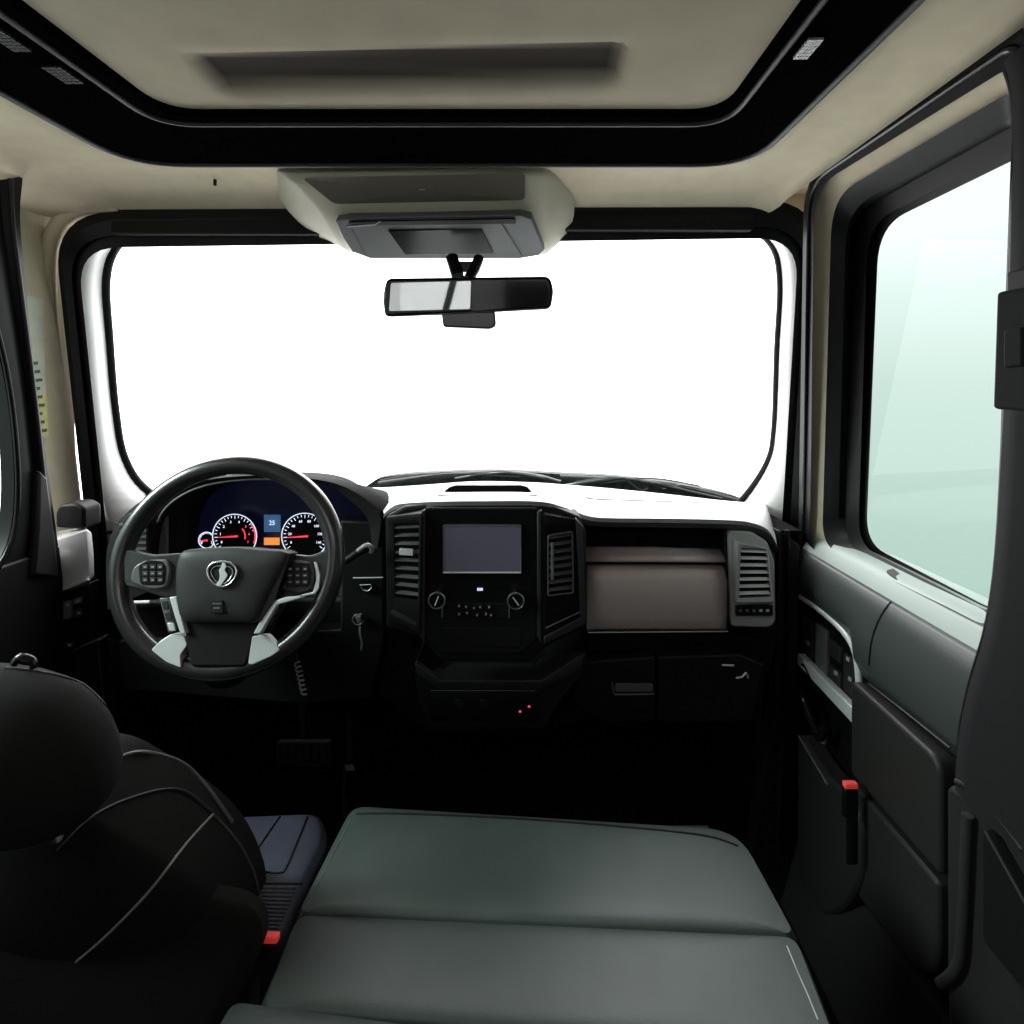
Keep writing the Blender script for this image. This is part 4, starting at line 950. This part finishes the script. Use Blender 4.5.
tube('mount_arm', smooth_path([P(452, 258, 1.38), P(455, 268, 1.36), P(458, 278, 1.34)], 4), .016, M['gloss'], mr, sides=10)
tube('mount_arm', smooth_path([P(479, 258, 1.38), P(475, 268, 1.36), P(468, 280, 1.34)], 4), .013, M['gloss'], mr, sides=10)
plate('mount_base', [(447, 261), (482, 261), (478, 272), (452, 272)], 1.37, .03, M['gloss'], mr, r=2)
plate('camera_pod', [(441, 312), (495, 311), (496, 326), (490, 329), (443, 327)], 1.31, .04, M['gloss'], mr, r=3, bevel=.004)

# ================================================================== LIGHT
w = bpy.data.worlds.new('World'); S.world = w; w.use_nodes = True; nt = w.node_tree
bg = nt.nodes['Background']; tc = nt.nodes.new('ShaderNodeTexCoord'); sep = nt.nodes.new('ShaderNodeSeparateXYZ')
nt.links.new(tc.outputs['Generated'], sep.inputs[0])
def ramp(stops, sock):
    r = nt.nodes.new('ShaderNodeValToRGB'); e = r.color_ramp.elements
    while len(e) < len(stops): e.new(.5)
    for k, (p_, c) in enumerate(stops): e[k].position = p_; e[k].color = (*c, 1)
    nt.links.new(sock, r.inputs['Fac']); return r
mp = nt.nodes.new('ShaderNodeMapRange'); mp.inputs['From Min'].default_value = -1; mp.inputs['From Max'].default_value = 1
nt.links.new(sep.outputs['Y'], mp.inputs['Value'])
mz = nt.nodes.new('ShaderNodeMapRange'); mz.inputs['From Min'].default_value = -1; mz.inputs['From Max'].default_value = 1
nt.links.new(sep.outputs['Z'], mz.inputs['Value'])
sidec = ramp([(.36, (.47, .60, .54)), (.50, (.61, .72, .67)), (.57, (.80, .88, .85)), (.61, (.97, 1, .99))], mz.outputs[0])
mxx = nt.nodes.new('ShaderNodeMapRange'); mxx.inputs['From Min'].default_value = -1; mxx.inputs['From Max'].default_value = 1
nt.links.new(sep.outputs['X'], mxx.inputs['Value'])
frx = ramp([(.10, (0, 0, 0)), (.14, (1, 1, 1)), (.725, (1, 1, 1)), (.755, (0, 0, 0))], mxx.outputs[0])
fry = ramp([(.55, (0, 0, 0)), (.62, (1, 1, 1))], mp.outputs[0])
fr = nt.nodes.new('ShaderNodeMath'); fr.operation = 'MULTIPLY'
nt.links.new(frx.outputs['Color'], fr.inputs[0]); nt.links.new(fry.outputs['Color'], fr.inputs[1])
sx = ramp([(.55, (0, 0, 0)), (.65, (1, 1, 1))], mxx.outputs[0]); sm = nt.nodes.new('ShaderNodeMixRGB')
sm.inputs[1].default_value = (.86, .86, .84, 1); nt.links.new(sx.outputs['Color'], sm.inputs[0]); nt.links.new(sidec.outputs['Color'], sm.inputs[2])
mixn = nt.nodes.new('ShaderNodeMixRGB'); nt.links.new(sm.outputs[0], mixn.inputs[1])
mixn.inputs[2].default_value = (1, 1, 1, 1); nt.links.new(fr.outputs[0], mixn.inputs[0])
st = nt.nodes.new('ShaderNodeMapRange'); st.inputs['To Min'].default_value = 1.15; st.inputs['To Max'].default_value = 4.5
nt.links.new(fr.outputs[0], st.inputs['Value'])
nt.links.new(mixn.outputs[0], bg.inputs['Color']); nt.links.new(st.outputs[0], bg.inputs['Strength'])

def area(name, loc, target, sx, sy, e, col=(1, 1, 1)):
    l = bpy.data.lights.new(name, 'AREA'); l.shape = 'RECTANGLE'; l.size = sx; l.size_y = sy; l.energy = e; l.color = col
    o = bpy.data.objects.new(name, l); COL.objects.link(o); o.location = loc
    o.rotation_euler = (Vector(target) - Vector(loc)).to_track_quat('-Z', 'Y').to_euler(); return o
area('sky_light_front', (-.2, 3.4, 3.6), (-.2, 1.0, 1.1), 2.6, 1.6, 110)
area('left_fill_light', (-2.6, .6, R(.9)), (-.5, 1.0, R(-.4)), 1.2, 1.0, 120)  # fill added outside the left window to brighten the wheel rim
area('rear_fill_light', (-.2, -.35, R(.44)), (-.1, 1.3, .8), .9, .3, 2.4)  # unseen fill added behind the camera for surfaces facing it

cam = bpy.data.cameras.new('Camera'); co = bpy.data.objects.new('Camera', cam); COL.objects.link(co); S.camera = co
co.location = CAM; co.rotation_euler = (math.pi / 2, 0, 0)
cam.sensor_width = 36; cam.lens = F / 1024 * 36; cam.shift_x = -(CX - 512) / 1024; cam.shift_y = -(512 - CY) / 1024
cam.clip_start = .02
S.view_settings.view_transform = 'Standard'
S.view_settings.look = 'None'
S.view_settings.exposure = 0
